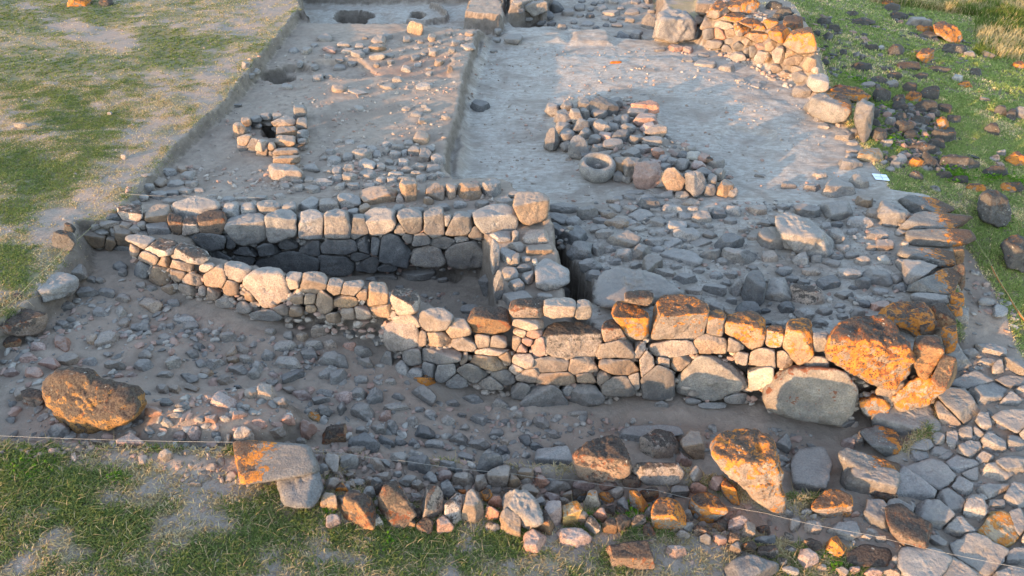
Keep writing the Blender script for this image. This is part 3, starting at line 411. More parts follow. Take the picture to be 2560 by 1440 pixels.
# the trench in front of the wall
TR = [FTI[k] for k in range(0, 18)] + P("2480 900 -1.4;2300 1090 -1.65;2150 1250 -1.6;1950 1260 -1.6;1700 1190 -1.5;1420 1205 -1.5;1150 1180 -1.2;830 1150 -.85;560 1140 -.6;180 1126 -.4;-80 1118 -.35;-80 840 -.05;60 748 0;120 692 0;180 622 0") + [np.array([-8.85, BY + .2, 0]), np.array([-7.3, BY + .2, -.1])]
zone(TR, P("225 690 -.58;320 700 -.62;250 720 -.6;450 790 -.85;130 860 -.5;60 1000 -.42;250 1080 -.5;300 900 -.65;600 900 -.95;560 1080 -.65;800 1000 -1.1;800 870 -1.05;960 905 -1.2;1050 1080 -1.2;900 1130 -.95;1200 1010 -1.5;1300 1130 -1.45;1600 1060 -1.65;1850 1060 -1.7;2090 1110 -1.77;1500 1190 -1.52;1800 1190 -1.62;2200 1100 -1.72;2380 950 -1.5"), .22,
     dict(dug=1, pale=.12, rough=1, red=.25), wobble=False)
zone(P("330 1000 -.6;620 970 -.8;760 1000 -.9;830 1090 -.85;640 1128 -.6;300 1118 -.42"), P("420 1050 -.36;560 1060 -.40;720 1050 -.55"), .45, dict(red=.9, rough=1))
zone(P("1480 1030 -1.6;1700 1015 -1.6;2050 1075 -1.7;2130 1130 -1.7;1900 1120 -1.65;1700 1080 -1.6;1480 1090 -1.55"), P("1750 1060 -1.72"), .4, dict(red=.5, dark=.3, rough=.2))
# bare ground beside the flagstones, outside the flat-stone wall
zone(P("2360 560 -1.05;2350 500 -1;2480 660 -1.1;2560 800 -1.2;2650 1000 -1.5;2650 1500 -1.8;2200 1500 -1.7;2060 1330 -1.6;1960 1270 -1.6;2150 1150 -1.7;2300 1090 -1.7;2370 930 -1.5;2380 800 -1.32"),
     P("2440 640 -1.17;2450 760 -1.27;2500 880 -1.4;2550 1000 -1.52;2350 1200 -1.68;2550 1430 -1.75;2200 1350 -1.6"), .35, dict(dug=.97, pale=.1, rough=.5, red=.2))
# bare earth along the front stone row
zone(P("850 1110 -.9;1080 1150 -1.2;1420 1190 -1.5;1700 1190 -1.5;1950 1260 -1.6;2150 1300 -1.6;2150 1420 -1.6;1950 1370 -1.5;1750 1340 -1.4;1500 1300 -1.3;1250 1300 -1.2;1000 1290 -1.0;800 1220 -.8;820 1140 -.85"),
     P("1200 1250 -1.15;1500 1250 -1.4;1800 1300 -1.52;2000 1340 -1.58;950 1210 -.95"), .35, dict(dug=1, red=.6, rough=.8))
zone(P("560 1150 -.6;700 1110 -.7;830 1130 -.85;800 1220 -.85;640 1240 -.7"), P("690 1150 -.66"), .3, dict(dug=.8, red=.8))
zone(P("-80 1085 -.35;300 1112 -.4;560 1128 -.55;840 1126 -.85;850 1200 -.85;760 1245 -.78;600 1222 -.65;400 1186 -.45;180 1148 -.38;-80 1136 -.35"), P("0 1115 -.34;200 1128 -.36;400 1150 -.40;600 1165 -.55;760 1190 -.72"), .25, dict(dug=.93, red=.75, rough=1, pale=.05))
# the bank under the lichened wall
zone(P("1735 118 -.88;1800 128 -.88;1870 156 -.86;1960 198 -.84;2035 248 -.82;2085 235 -.8;2060 150 -.8;2010 70 -.8;1930 20 -.75;1880 -40 -.7;1740 -60 -.8;1725 40 -.88"),
     P("1770 40 .1;1830 20 .2;1900 70 .2;1970 100 .2;2030 200 -.35;1840 -20 .1"), .75, dict(dug=.8, red=.2, rough=.8))
zone(P("1630 100 -.9;1640 30 -.9;1680 0 -.8;1745 20 -.8;1760 100 -.88;1700 112 -.9"), P("1690 50 -.5"), .5, dict(pale=.6))

for k in M: M[k] = np.clip(M[k], 0, 1)
# small relief
wp = np.c_[gx, gy, np.zeros_like(gx)]
dug = M['dug']
near = np.exp(-np.maximum(gy - 30, 0) / 30)
Z += near * (0.05 * (1 - dug) + 0.02) * fbm(wp * 0.9, 4, 21)
Z += near * (0.012 + 0.03 * M['rough']) * fbm(wp * 3.3, 4, 31)
Z += near * 0.016 * (0.4 + M['rough']) * np.abs(fbm(wp * 9.0, 3, 41))
gxm, gym = np.gradient(Z.reshape(GX.shape), axis=1) / np.gradient(xs)[None, :], np.gradient(Z.reshape(GX.shape), axis=0) / np.gradient(ys)[:, None]
steep = sstep(.6, 1.6, np.hypot(gxm, gym).ravel()); M['section'] = steep
Z += steep * 0.09 * fbm(np.c_[gx, gy, Z] * 6.0, 4, 51)

# ---------------------------------------------------------------- vegetation cover
def blobs(u, v, s):
    o = 0
    for q in P(s):
        a, b, c, d, w = q
        o = o + w * np.exp(-(((u - a) / c) ** 2 + ((v - b) / d) ** 2))
    return o
GU, GV, GF = proj(gx, gy, Z)
n_a = fbm(wp * 0.55 + 3, 4, 61); n_b = fbm(wp * 1.7, 4, 71); n_c = fbm(wp * np.array([3.0, 6.0, 1]), 3, 81)
n_d = fbm(wp * 3.6, 4, 91); n_e = fbm(wp * np.array([2.2, 5.0, 1]), 4, 93)
leftm = ((gx < -4.5) & (gy > 9.5)) * 1.0
right_edge = np.interp(gy, [9, 12, 15, 20, 26, 40], [7.2, 7.2, 8.3, 10.3, 10.0, 8.5])
rightm = sstep(-.6, .6, gx - right_edge) * (gy > 8.4)
frontm = (gy < 9.5) * (1 - rightm) * 1.0
GREEN = "130 20 200 25 .5;230 40 90 18 .8;470 110 120 28 .9;430 150 80 22 .8;60 60 90 25 .7;120 250 150 50 .3;250 310 120 25 .5;60 420 110 40 .9;90 470 90 30 .6;250 370 60 25 .5;40 540 80 40 .8;30 640 50 40 .7;40 710 40 50 .6;230 170 200 40 .3;80 160 120 30 .4"
BARE = "60 15 45 16 .9;110 40 45 16 .9;180 65 55 16 .9;250 90 60 18 .9;310 115 55 20 .9;420 190 80 18 .6;530 130 70 25 .4;610 60 50 40 .5;680 20 50 30 .5;480 240 80 25 .7;400 330 60 40 .6;300 450 60 30 .6;230 490 70 30 .6;330 395 60 30 .6;60 310 50 12 .5;150 340 70 16 .5;90 580 80 30 .6;130 540 70 20 .5;560 180 50 30 .5"
FGREEN = "70 1170 120 60 .8;180 1230 120 50 .7;120 1280 100 40 .4;270 1310 90 40 .6;60 1380 60 30 .5;450 1400 150 60 .6;600 1350 120 60 .5;260 1400 80 30 .6;750 1400 150 60 .4;1000 1380 200 60 .4;900 1320 150 30 .5;1200 1400 150 50 .3;1250 1340 60 30 .5;1500 1400 150 30 .4;1600 1330 60 30 .5;1430 1320 100 20 .4;700 1300 100 40 .4;640 1270 60 30 .4"
FBARE = "130 1330 60 26 .7;200 1375 80 25 .7;420 1300 90 26 .6;560 1200 140 40 .6;330 1150 120 30 .5;1380 1340 60 30 .4;60 1420 60 20 .4;520 1260 80 26 .5;380 1220 60 20 .4;1700 1380 120 40 .4;1100 1440 120 30 .3"
green = leftm * (0.34 + blobs(GU, GV, GREEN) + .36 * n_a + .35 * n_b + .5 * n_e - .75 * blobs(GU, GV, BARE))
green = green + frontm * (0.14 + .8 * blobs(GU, GV, FGREEN) + .2 * n_a + .45 * n_b + .85 * n_d - .7 * blobs(GU, GV, FBARE))
green = green + rightm * (0.72 + .5 * n_a + .4 * n_b + .4 * n_d)
cover = np.where(rightm > .5, 1.15 + .3 * n_b, 0.68 - .05 * frontm + .5 * n_b + .25 * n_c + .6 * n_d)
cover = cover - leftm * .7 * blobs(GU, GV, BARE) - frontm * .5 * blobs(GU, GV, FBARE) + .35 * np.clip(green, 0, 1)
keep = 1 - sstep(.3, .95, M['dug'] + .25 * n_b * (M['dug'] > .02))
green = np.clip(green, 0, 1) * keep; cover = np.clip(cover, 0, 1) * keep * (1 - steep)

def lookup(arr):
    A = arr.reshape(GX.shape)
    def f(x, y):
        x = np.atleast_1d(x); y = np.atleast_1d(y)
        i = np.clip(np.searchsorted(xs, x) - 1, 0, len(xs) - 2); j = np.clip(np.searchsorted(ys, y) - 1, 0, len(ys) - 2)
        a = np.clip((x - xs[i]) / (xs[i + 1] - xs[i]), 0, 1); b = np.clip((y - ys[j]) / (ys[j + 1] - ys[j]), 0, 1)
        return A[j, i] * (1 - a) * (1 - b) + A[j, i + 1] * a * (1 - b) + A[j + 1, i] * (1 - a) * b + A[j + 1, i + 1] * a * b
    return f
terr = lookup(Z); f_green = lookup(green); f_cover = lookup(cover); f_dug = lookup(M['dug']); f_rough = lookup(M['rough']); f_right = lookup(rightm); f_steep = lookup(steep)

TT = np.r_[np.arange(5, 20, .04), np.arange(20, 60, .08)]
def hit(u, v, lift=0.0):
    d = ray(u, v)
    p = EYE + TT[:, None] * d
    g = p[:, 2] - terr(p[:, 0], p[:, 1]) - lift
    k = np.argmax(g < 0)
    if k == 0: k = len(TT) - 1
    t = TT[k - 1] + (TT[k] - TT[k - 1]) * g[k - 1] / (g[k - 1] - g[k] + 1e-12)
    return EYE + d * t

# ---------------------------------------------------------------- ground object
nx, ny = len(xs), len(ys)
ii = (np.arange(ny - 1)[:, None] * nx + np.arange(nx - 1)[None, :]).ravel()
quads = np.c_[ii, ii + 1, ii + nx + 1, ii + nx]

def ground_mat():
    q = NT('trampled_earth')
    geo = q.n('ShaderNodeNewGeometry'); vec = geo.outputs['Position']
    at = lambda n: q.n('ShaderNodeAttribute', attribute_name=n).outputs['Fac']
    g, c, pale, red, crack, rough, dug, dark, sect = (at(k) for k in ('green', 'cover', 'pale', 'red', 'crack', 'rough', 'dug', 'dark', 'section'))
    n1 = q.noise(vec, 1.3, 6, .6); n2 = q.noise(vec, 5.5, 6, .65, .4); n3 = q.noise(vec, 24, 5, .65); n4 = q.noise(vec, 90, 3, .6)
    st = q.n('ShaderNodeVectorMath', operation='MULTIPLY', ins={0: vec, 1: (3.0, 11.0, 6.0)}).outputs[0]
    n5 = q.noise(st, 1.2, 6, .65, .7)
    col = q.mix(q.step(n2, .3, .7), (0.25, 0.198, 0.155), (0.36, 0.30, 0.24))
    pc = q.mix(q.step(q.math('ADD', q.math('MULTIPLY', n2, .5), q.math('MULTIPLY', n5, .5)), .38, .62), (0.285, 0.243, 0.202), (0.45, 0.405, 0.35))
    col = q.mix(q.step(q.math('ADD', pale, q.math('MULTIPLY', q.math('SUBTRACT', n1, .5), 1.3)), .25, .85), col, pc)
    dmp = q.step(q.math('ADD', q.math('MULTIPLY', q.noise(vec, .75, 5, .6, .8), .7), q.math('MULTIPLY', n2, .3)), .5, .62)
    col = q.mix(q.math('MULTIPLY', dmp, q.math('MULTIPLY', dug, .62)), col, (0.20, 0.155, 0.12))
    col = q.mix(q.math('MULTIPLY', red, q.step(n2, .25, .65)), col, (0.30, 0.185, 0.13))
    col = q.mix(q.math('MULTIPLY', q.step(n1, .5, .72), .35), col, (0.30, 0.215, 0.165))
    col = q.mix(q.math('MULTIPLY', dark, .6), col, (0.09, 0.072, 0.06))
    # turf litter: straw and short green growth between the blades
    straw = q.mix(q.step(n5, .35, .65), (0.225, 0.185, 0.095), (0.31, 0.26, 0.145))
    straw = q.mix(q.math('MULTIPLY', q.step(n3, .45, .65), .55), straw, (0.17, 0.13, 0.085))
    bare = q.mix(q.step(n3, .3, .7), (0.25, 0.195, 0.155), (0.335, 0.275, 0.225))
    out = q.math('SUBTRACT', 1.0, dug, clamp=True)
    col = q.mix(out, col, bare)
    cm = q.step(q.math('ADD', c, q.math('MULTIPLY', q.math('SUBTRACT', n5, .5), 1.0)), .3, .75)
    col = q.mix(q.math('MULTIPLY', cm, .8), col, straw)
    gr = q.mix(q.step(n3, .35, .65), (0.10, 0.10, 0.045), (0.185, 0.175, 0.075))
    gm = q.step(q.math('ADD', g, q.math('MULTIPLY', q.math('SUBTRACT', n5, .5), 1.1)), .22, .72)
    col = q.mix(q.math('MULTIPLY', gm, .6), col, gr)
    col = q.mix(q.math('MULTIPLY', q.step(n4, .5, .75), .35), col, (0.12, 0.10, 0.085))
    lay = q.n('ShaderNodeVectorMath', operation='MULTIPLY', ins={0: vec, 1: (2.5, 2.5, 5.0)}).outputs[0]
    sl = q.mix(q.step(q.noise(lay, 1.0, 5, .65, .5), .35, .65), (0.115, 0.092, 0.073), (0.185, 0.15, 0.12))
    sl = q.mix(q.math('MULTIPLY', q.step(n3, .5, .7), .6), sl, (0.075, 0.06, 0.048))
    col = q.mix(q.math('MULTIPLY', sect, .88), col, sl)
    speck = q.vor(vec, 26)
    sm = q.math('MULTIPLY', q.step(speck.outputs['Distance'], .22, .14), q.step(q.n('ShaderNodeSeparateColor', ins={0: speck.outputs['Color']}).outputs[0], .86, .88))
    col = q.mix(q.math('MULTIPLY', sm, q.math('ADD', .15, q.math('MULTIPLY', rough, .7))), col, (0.40, 0.35, 0.30))
    wv = q.n('ShaderNodeVectorMath', operation='ADD', ins={0: vec, 1: q.n('ShaderNodeVectorMath', operation='SCALE', ins={0: q.n('ShaderNodeTexNoise', ins={'Vector': vec, 'Scale': 6.0}).outputs[1], 3: .16}).outputs[0]}).outputs[0]
    cr = q.math('MULTIPLY', q.step(q.vor(wv, 7.0, 'DISTANCE_TO_EDGE').outputs['Distance'], .035, .008), q.math('MULTIPLY', crack, q.step(n1, .4, .55)))
    cr2 = q.math('MULTIPLY', q.step(q.vor(wv, 3.1, 'DISTANCE_TO_EDGE').outputs['Distance'], .02, .004), q.math('MULTIPLY', pale, q.step(n2, .5, .6)))
    cr = q.math('MAXIMUM', cr, q.math('MULTIPLY', cr2, .6))
    col = q.mix(q.math('MULTIPLY', cr, .6), col, (0.09, 0.08, 0.07))
    h = q.math('ADD', q.math('MULTIPLY', n2, .5), q.math('MULTIPLY', n3, .45))
    h = q.math('ADD', h, q.math('MULTIPLY', n4, .14)); h = q.math('SUBTRACT', h, q.math('MULTIPLY', cr, .3)); h = q.math('ADD', h, q.math('MULTIPLY', sm, .2))
    return q.out(col, .95, h, .75, .06, spec=.1)

me = np_mesh('ground', np.c_[gx, gy, Z], quads, ground_mat())
for k, a in dict(M, green=green, cover=cover).items():
    at = me.attributes.new(k, 'FLOAT', 'POINT'); at.data.foreach_set('value', np.ascontiguousarray(a, np.float32))
tag(link(bpy.data.objects.new('ground', me)), kind='structure')

# ---------------------------------------------------------------- stones
def ico(level):
    t = (1 + 5 ** .5) / 2
    v = [(-1, t, 0), (1, t, 0), (-1, -t, 0), (1, -t, 0), (0, -1, t), (0, 1, t), (0, -1, -t), (0, 1, -t), (t, 0, -1), (t, 0, 1), (-t, 0, -1), (-t, 0, 1)]
    f = [(0, 11, 5), (0, 5, 1), (0, 1, 7), (0, 7, 10), (0, 10, 11), (1, 5, 9), (5, 11, 4), (11, 10, 2), (10, 7, 6), (7, 1, 8), (3, 9, 4), (3, 4, 2), (3, 2, 6), (3, 6, 8), (3, 8, 9), (4, 9, 5), (2, 4, 11), (6, 2, 10), (8, 6, 7), (9, 8, 1)]
    v = [np.array(a) / np.linalg.norm(a) for a in v]
    for _ in range(level):
        cache, g = {}, []
        def mid(a, b):
            k = (min(a, b), max(a, b))
            if k not in cache:
                m = v[a] + v[b]; v.append(m / np.linalg.norm(m)); cache[k] = len(v) - 1
            return cache[k]
        for a, b, c in f:
            x, y, z = mid(a, b), mid(b, c), mid(c, a)
            g += [(a, x, z), (b, y, x), (c, z, y), (x, y, z)]
        f = g
    return np.array(v), np.array(f, np.int32)
ICO = {k: ico(k) for k in range(1, 6)}

def hull(pts):
    pts = sorted(map(tuple, pts))
    def half(ps):
        h = []
        for p in ps:
            while len(h) > 1 and (h[-1][0] - h[-2][0]) * (p[1] - h[-2][1]) - (h[-1][1] - h[-2][1]) * (p[0] - h[-2][0]) <= 0: h.pop()
            h.append(p)
        return h[:-1]
    return half(pts) + half(pts[::-1])

def rock_verts(c, w, h, rot, top, out_n, rs, depth=None, shape='round', outline=None, bury=0.0, size_px=50, rough=1.0):
    """A stone whose outline from the drone is w x h pixels about the point c: flat-ish faces cut from a lump.
    top: share of its seen height that is upper face; out_n: the way its front face looks."""
    d = c - EYE; dist = np.linalg.norm(d); m = (d @ FWD) / F
    f = d / dist; r = RGT; up = UPV
    se, ce = -f[2], math.sqrt(1 - f[2] ** 2)
    lvl = 2 if size_px < 22 else 3 if size_px < 46 else 4 if size_px < 140 else 5
    D, faces = ICO[lvl]
    pl = []
    def side(nx_, ny_, hh):
        """a face that holds the line of sight and touches the outline there"""
        e = r * -ny_ + up * nx_; p0 = (r * nx_ + up * ny_) * hh
        n = np.cross(e, f); n /= np.linalg.norm(n)
        if n @ p0 < 0: n = -n
        pl.append((n, max(n @ p0, 1e-3)))
    if outline is not None:
        o = np.array(outline) * m; o[:, 1] *= -1
        hp = hull(o)
        for a, b in zip(hp, hp[1:] + hp[:1]):
            e = np.array([b[0] - a[0], b[1] - a[1]]); L = np.linalg.norm(e)
            if L < 1e-6: continue
            n = np.array([e[1], -e[0]]) / L
            side(n[0], n[1], max(n @ np.array(a), .02 * m * w))
        W, H = np.ptp(o[:, 0]), np.ptp(o[:, 1])
    else:
        W, H = w * m, h * m
        k = {'round': 9, 'block': 8, 'sharp': 6}[shape]
        cr, sr = math.cos(rot), math.sin(rot)
        a0 = rs.uniform(0, 6.28)
        for i in range(k):
            if shape == 'block':
                a = i * math.pi / 4 + rs.normal(0, .12); ex = 4.0
            else:
                a = a0 + (i + rs.uniform(-.38, .38)) * 2 * math.pi / k; ex = 2.3
            ca, sa = math.cos(a), math.sin(a)
            pe = ex / (ex - 1)                         # support of a superellipse
            hh = ((abs(ca) * W / 2) ** pe + (abs(sa) * H / 2) ** pe) ** (1 / pe) * rs.uniform(.9, 1.06)
            side(ca * cr - sa * sr, ca * sr + sa * cr, hh)
    if depth is None:                                  # lies on the ground
        dep = max(top * H / max(se, .25), .45 * min(W, H), .35 * W * rs.uniform(.7, 1.1)); fr = dep * .5; bk = dep * .55
    else:
        fr = depth[0]; bk = depth[1]
    hu = ((.5 - top) * H + fr * se) / ce
    hu = np.clip(hu, .16 * H, .75 * H / ce)
    nt = np.array([rs.normal(0, .09), rs.normal(-.04, .09), 1.0]); nt /= np.linalg.norm(nt)
    nf = np.array([out_n[0], out_n[1], .12 + rs.normal(0, .08)]); nf[:2] += rs.normal(0, .12, 2); nf /= np.linalg.norm(nf)
    pl += [(nt, hu), (nf, fr), (-nf + np.array([0, 0, .1]), bk), (np.array([0, 0, -1.0]), max(.6 * H / ce * (1 - .4 * top), .15 * H))]
    for _ in range({'round': 5, 'block': 3, 'sharp': 7}[shape] if outline is None else 3):
        n = rs.normal(size=3); n[2] = abs(n[2]) * .8; n /= np.linalg.norm(n)
        ext = math.sqrt((n @ r * W / 2) ** 2 + (n @ up * H / 2) ** 2 + (n @ f * (fr + bk) / 2) ** 2)
        pl.append((n, ext * rs.uniform(.86, 1.0) if outline is not None and size_px > 130 else ext * rs.uniform(*{'round': (.72, .98), 'block': (.8, 1.0), 'sharp': (.6, .95)}[shape])))
    N = np.array([a for a, _ in pl]); N /= np.linalg.norm(N, axis=1)[:, None]; Hh = np.array([b for _, b in pl])
    pw = {'round': 15, 'block': 22, 'sharp': 38}[shape] if outline is None else (13 if size_px > 175 else 22)
    s = np.maximum(D @ N.T, 0) / np.maximum(Hh, 1e-3)
    rad = (s ** pw).sum(1) ** (-1 / pw)
    V = D * rad[:, None]
    L = (W * H) ** .5
    sd = int(rs.integers(1e6)); q = V / L + rs.uniform(0, 50, 3)
    nrm = V / (np.linalg.norm(V, axis=1)[:, None] + 1e-9)
    disp = .045 * fbm(q * 2.2, 3, sd) + .03 * fbm(q * 6, 3, sd + 9) - .03 * np.maximum(0, fbm(q * 4.2, 2, sd + 5) - .25) * 2
    if lvl >= 4: disp = disp + .012 * fbm(q * 16, 2, sd + 3)
    V = V + nrm * (disp * L * rough)[:, None]
    # fit the outline as it is seen
    u0, v0, _ = proj(*c)
    if outline is not None: tu0, tu1 = np.min(np.array(outline)[:, 0]), np.max(np.array(outline)[:, 0]); tv0, tv1 = np.min(np.array(outline)[:, 1]), np.max(np.array(outline)[:, 1])
    else:
        ex, ey = math.hypot(w / 2 * cr, h / 2 * sr), math.hypot(w / 2 * sr, h / 2 * cr)
        tu0, tu1, tv0, tv1 = -ex, ex, -ey, ey
    for _ in range(2):
        pu, pv, pf = proj(*(V + c).T)
        pu = pu - u0; pv = pv - v0
        nu = tu0 + (pu - pu.min()) * (tu1 - tu0) / np.ptp(pu); nv = tv0 + (pv - pv.min()) * (tv1 - tv0) / np.ptp(pv)
        V = V + r * ((nu - pu) * pf / F)[:, None] - up * ((nv - pv) * pf / F)[:, None]
    return V, faces

SHAPE = {'g': 'round', 'p': 'round', 't': 'round', 'd': 'sharp', 'r': 'sharp', 'k': 'round', 'b': 'block', 'T': 'block', 'm': 'round', 'w': 'sharp', 'R': 'sharp', 'y': 'block', 'O': 'round', 'o': 'round', 'e': 'block', 'B': 'round', 'G': 'round', 'H': 'round', 'L': 'round', 'a': 'round', 'q': 'sharp'}

LOOSE = []      # (object, u, v, code, w, h, what)
RS = np.random.default_rng(11)
def parse(s):
    for q in s.replace('\n', '').split(';'):
        a = q.split()
        if not a: continue
        yield float(a[0]), float(a[1]), float(a[2]), float(a[3]), a[4], float(a[5]) if len(a) > 5 else None, float(a[6]) if len(a) > 6 else 0.0

def seg_hit(pts, u, v, batter):
    """where the line of sight meets the leaning face that rises from a base line"""
    d = ray(u, v); best = None
    for a, b in zip(pts[:-1], pts[1:]):
        e = b - a; n2 = np.array([-e[1], e[0]]); n2 /= np.linalg.norm(n2)
        n = np.cross(e, np.array([n2[0] * batter, n2[1] * batter, 1.0])); n /= np.linalg.norm(n)
        t = n @ (a - EYE) / (n @ d)
        p = EYE + d * t
        up = np.array([n2[0] * batter, n2[1] * batter, 1.0])
        A = np.c_[e, up]; st = np.linalg.lstsq(A, p - a, rcond=None)[0]
        miss = max(0, -st[0], st[0] - 1) * np.linalg.norm(e)
        if best is None or miss < best[0] - 1e-6: best = (miss, p, -n2)
    return best[1], best[2]

def stone(name, u, v, w, h, code, top, rot, face=None, batter=.3, parent=None, outline=None, rough=1.0, sink=None, shape=None, sharp=.4, level=None, front=None, cuts=None):
    global RS
    RS = np.random.default_rng(int(abs(u) * 7919 + abs(v) * 104729) % 2 ** 31)
    rot = -math.radians(rot)
    sh = shape or SHAPE[code]
    if face is not None: sh = 'block' if sh != 'sharp' and RS.random() < .75 else sh; w *= 1 if outline is not None else 1.07; h *= 1 if outline is not None else 1.09
    elif sh == 'round' and shape is None and RS.random() < sharp: sh = 'sharp'
    if face is not None:
        c, on = seg_hit(face, u, v, batter)
        top = .3 if top is None else top
        dep = (front or RS.uniform(.12, .2), RS.uniform(.42, .55) if top > .28 else RS.uniform(.28, .4))
        c = c + np.array([-on[0], -on[1], 0]) * .07
        V, Fc = rock_verts(c, w, h, rot, top, on, RS, dep, sh, outline, size_px=max(w, h), rough=rough)
    else:
        p0 = hit(u, v + h * .25) if level is None else px(u, v, level)
        m = np.linalg.norm(p0 - EYE) / F
        top = RS.uniform(.38, .55) if top is None else top
        d = p0 - EYE; se = -d[2] / np.linalg.norm(d); ce = math.sqrt(1 - se * se)
        Hm = (1 - top) * h * m / ce
        c = hit(u, v, (.32 if sink is None else sink) * max(Hm, .25 * h * m))
        if level is not None: c = px(u, v, level)
        ang = RS.normal(0, .45) - .15
        on = np.array([math.sin(ang), -math.cos(ang)])
        V, Fc = rock_verts(c, w, h, rot, top, on, RS, None, sh, outline, size_px=max(w, h), rough=rough)
    o = bpy.data.objects.new(name, np_mesh(name, V, Fc, MAT[code]))
    base = np.array(parent.location) if parent is not None else 0
    o.location = c - base
    link(o, parent)
    return o, c

def root(name, loc, label, cat, group=None):
    o = bpy.data.objects.new(name, None); o.location = loc; o.empty_display_size = .2
    tag(o, label, cat, group)
    return link(o)

def clip(poly, n, off):
    out = []
    for a, b in zip(poly, poly[1:] + poly[:1]):
        da, db = a @ n - off, b @ n - off
        if da <= 0: out.append(a)
        if (da < 0) != (db < 0): out.append(a + (b - a) * (da / (da - db)))
    return out
def packed(entries, grow=1.24, gap=.9, reach=1.5, seed=5):
    """grow each surveyed stone until it meets its neighbours; returns its outline about its centre"""
    r = np.random.default_rng(seed); res = []
    for i, (u, v, w, h, code, top, rot) in enumerate(entries):
        a = -math.radians(rot) * -1; ca, sa = math.cos(a), math.sin(a); poly = []
        for k in range(14):
            t = 2 * math.pi * (k + r.uniform(-.25, .25)) / 14
            x = math.copysign(abs(math.cos(t)) ** .62, math.cos(t)) * w / 2 * grow * r.uniform(.93, 1.05); y = math.copysign(abs(math.sin(t)) ** .62, math.sin(t)) * h / 2 * grow * r.uniform(.93, 1.05)
            poly.append(np.array([x * ca - y * sa, x * sa + y * ca]))
        for j, (u2, v2, w2, h2, *_r) in enumerate(entries):
            dx, dy = u2 - u, v2 - v
            if j == i or abs(dx) > reach * (w + w2) / 2 + 4 or abs(dy) > reach * (h + h2) / 2 + 4: continue
            n = np.array([dx / (w + w2) ** 2, dy / (h + h2) ** 2]); L = np.linalg.norm(n)
            if L < 1e-9: continue
            n /= L
            e1 = math.hypot(n[0] * w, n[1] * h); e2 = math.hypot(n[0] * w2, n[1] * h2); dn = n @ np.array([dx, dy])
            poly = clip(poly, n, max(dn * e1 / (e1 + e2) - gap / 2, .22 * min(w, h)))
            if len(poly) < 3: break
        res.append(np.array(poly) if len(poly) >= 3 and min(np.ptp(np.array(poly), axis=0)) > 4 else None)
    return res
def fill(data, poly, n, lo, hi, codes, seed, flat=.6, tight=.2):
    """more stones of the same sort in the gaps the survey left"""
    r = np.random.default_rng(seed); pl = np.array(P(poly)); have = [q[:4] for q in parse(data)]; out = []
    for _ in range(n * 40):
        if len(out) >= n: break
        u, v = r.uniform(pl[:, 0].min(), pl[:, 0].max()), r.uniform(pl[:, 1].min(), pl[:, 1].max())
        if poly_sd(pl, np.array([u]), np.array([v]))[0] < 0: continue
        w = lo + (hi - lo) * r.random() ** 1.6; h = w * r.uniform(flat * .8, flat * 1.25)
        if any(((u - a) / (w + c_)) ** 2 + ((v - b) / (h + d_)) ** 2 < tight for a, b, c_, d_ in have): continue
        have.append((u, v, w, h)); out.append('%.0f %.0f %.0f %.0f %s' % (u, v, w, h, codes[r.integers(len(codes))]))
    return data + ';' + ';'.join(out)
PARTLABEL = {'k': 'black-crusted wall stone', 'o': 'bright orange lichened wall stone', 'O': 'wall stone with orange lichen cap', 'm': 'mottled capstone', 'e': 'flat stone with an orange lichened end', 'b': 'long block with a blackened top', 'w': 'wall stone with white patches', 'r': 'reddish wall stone', 'd': 'dark grey stone low in the wall', 'B': 'great grey face stone', 'T': 'large pale tan face stone'}
def wall(name, loc, label, cat, lists):
    r = root(name, loc, label, cat); r['kind'] = 'thing'
    for data, face, batter, *opt in lists:
        ent = list(parse(data)); lev = opt[0] if opt else None
        outs = packed(ent, 1.2 if face is not None else 1.3 if data is RIGHTW else 1.1)
        for (u, v, w, h, code, top, rot), ol in zip(ent, outs):
            nm = 'core_stone' if face is None and len(lists) > 1 else 'capstone' if (top or 0) > .28 else 'infill_stone' if w * h < 1100 else 'face_stone'
            if ol is not None:
                ctr = (ol.max(0) + ol.min(0)) / 2; u += ctr[0]; v += ctr[1]; ol = ol - ctr; w, h = np.ptp(ol[:, 0]), np.ptp(ol[:, 1])
            o, c = stone(nm, u, v, w, h, code, top, rot, face, batter, r, ol, level=lev)
            if code in PARTLABEL: o['label'] = PARTLABEL[code]
    return r

def joint_rubble(w, face, batter, zlo, zhi, n, mat, seed):
    r = np.random.default_rng(seed); D, Fc = ICO[1]; V = []
    seg = np.linalg.norm(np.diff(face[:, :2], axis=0), axis=1); cum = np.r_[0, np.cumsum(seg)]
    for _ in range(n):
        t = r.uniform(0, cum[-1]); k = min(np.searchsorted(cum, t, side='right') - 1, len(seg) - 1); f_ = (t - cum[k]) / seg[k]
        p = face[k] * (1 - f_) + face[k + 1] * f_; e = (face[k + 1] - face[k])[:2] / seg[k]; nn = np.array([-e[1], e[0]])
        z0 = zlo(p); z = r.uniform(z0, zhi); p = np.array([*(p[:2] + nn * (batter * (z - p[2]) + r.uniform(.02, .10))), z])
        s_ = r.uniform(.025, .065); N = r.normal(size=(7, 3)); N /= np.linalg.norm(N, axis=1)[:, None]
        q = np.maximum(D @ N.T, 0) / r.uniform(.55, 1, 7)
        V.append(D * np.clip((q ** 14).sum(1) ** (-1 / 14), 0, 1.5)[:, None] * s_ * np.array([1.2, 1, .8]) + p)
    F3 = (Fc[None] + (np.arange(n) * len(D))[:, None, None]).reshape(-1, 3)
    o = bpy.data.objects.new('joint_rubble', np_mesh('joint_rubble', np.concatenate(V) - np.array(w.location), F3, mat, smooth=False))
    tag(link(o, w), kind='stuff')
W1 = wall('curved_wall', FC[3], 'thin curved dry-stone wall, sunlit face, between the rubble trench and the deep pit', 'stone wall', [(CURVED, FC[:7], BAT)])
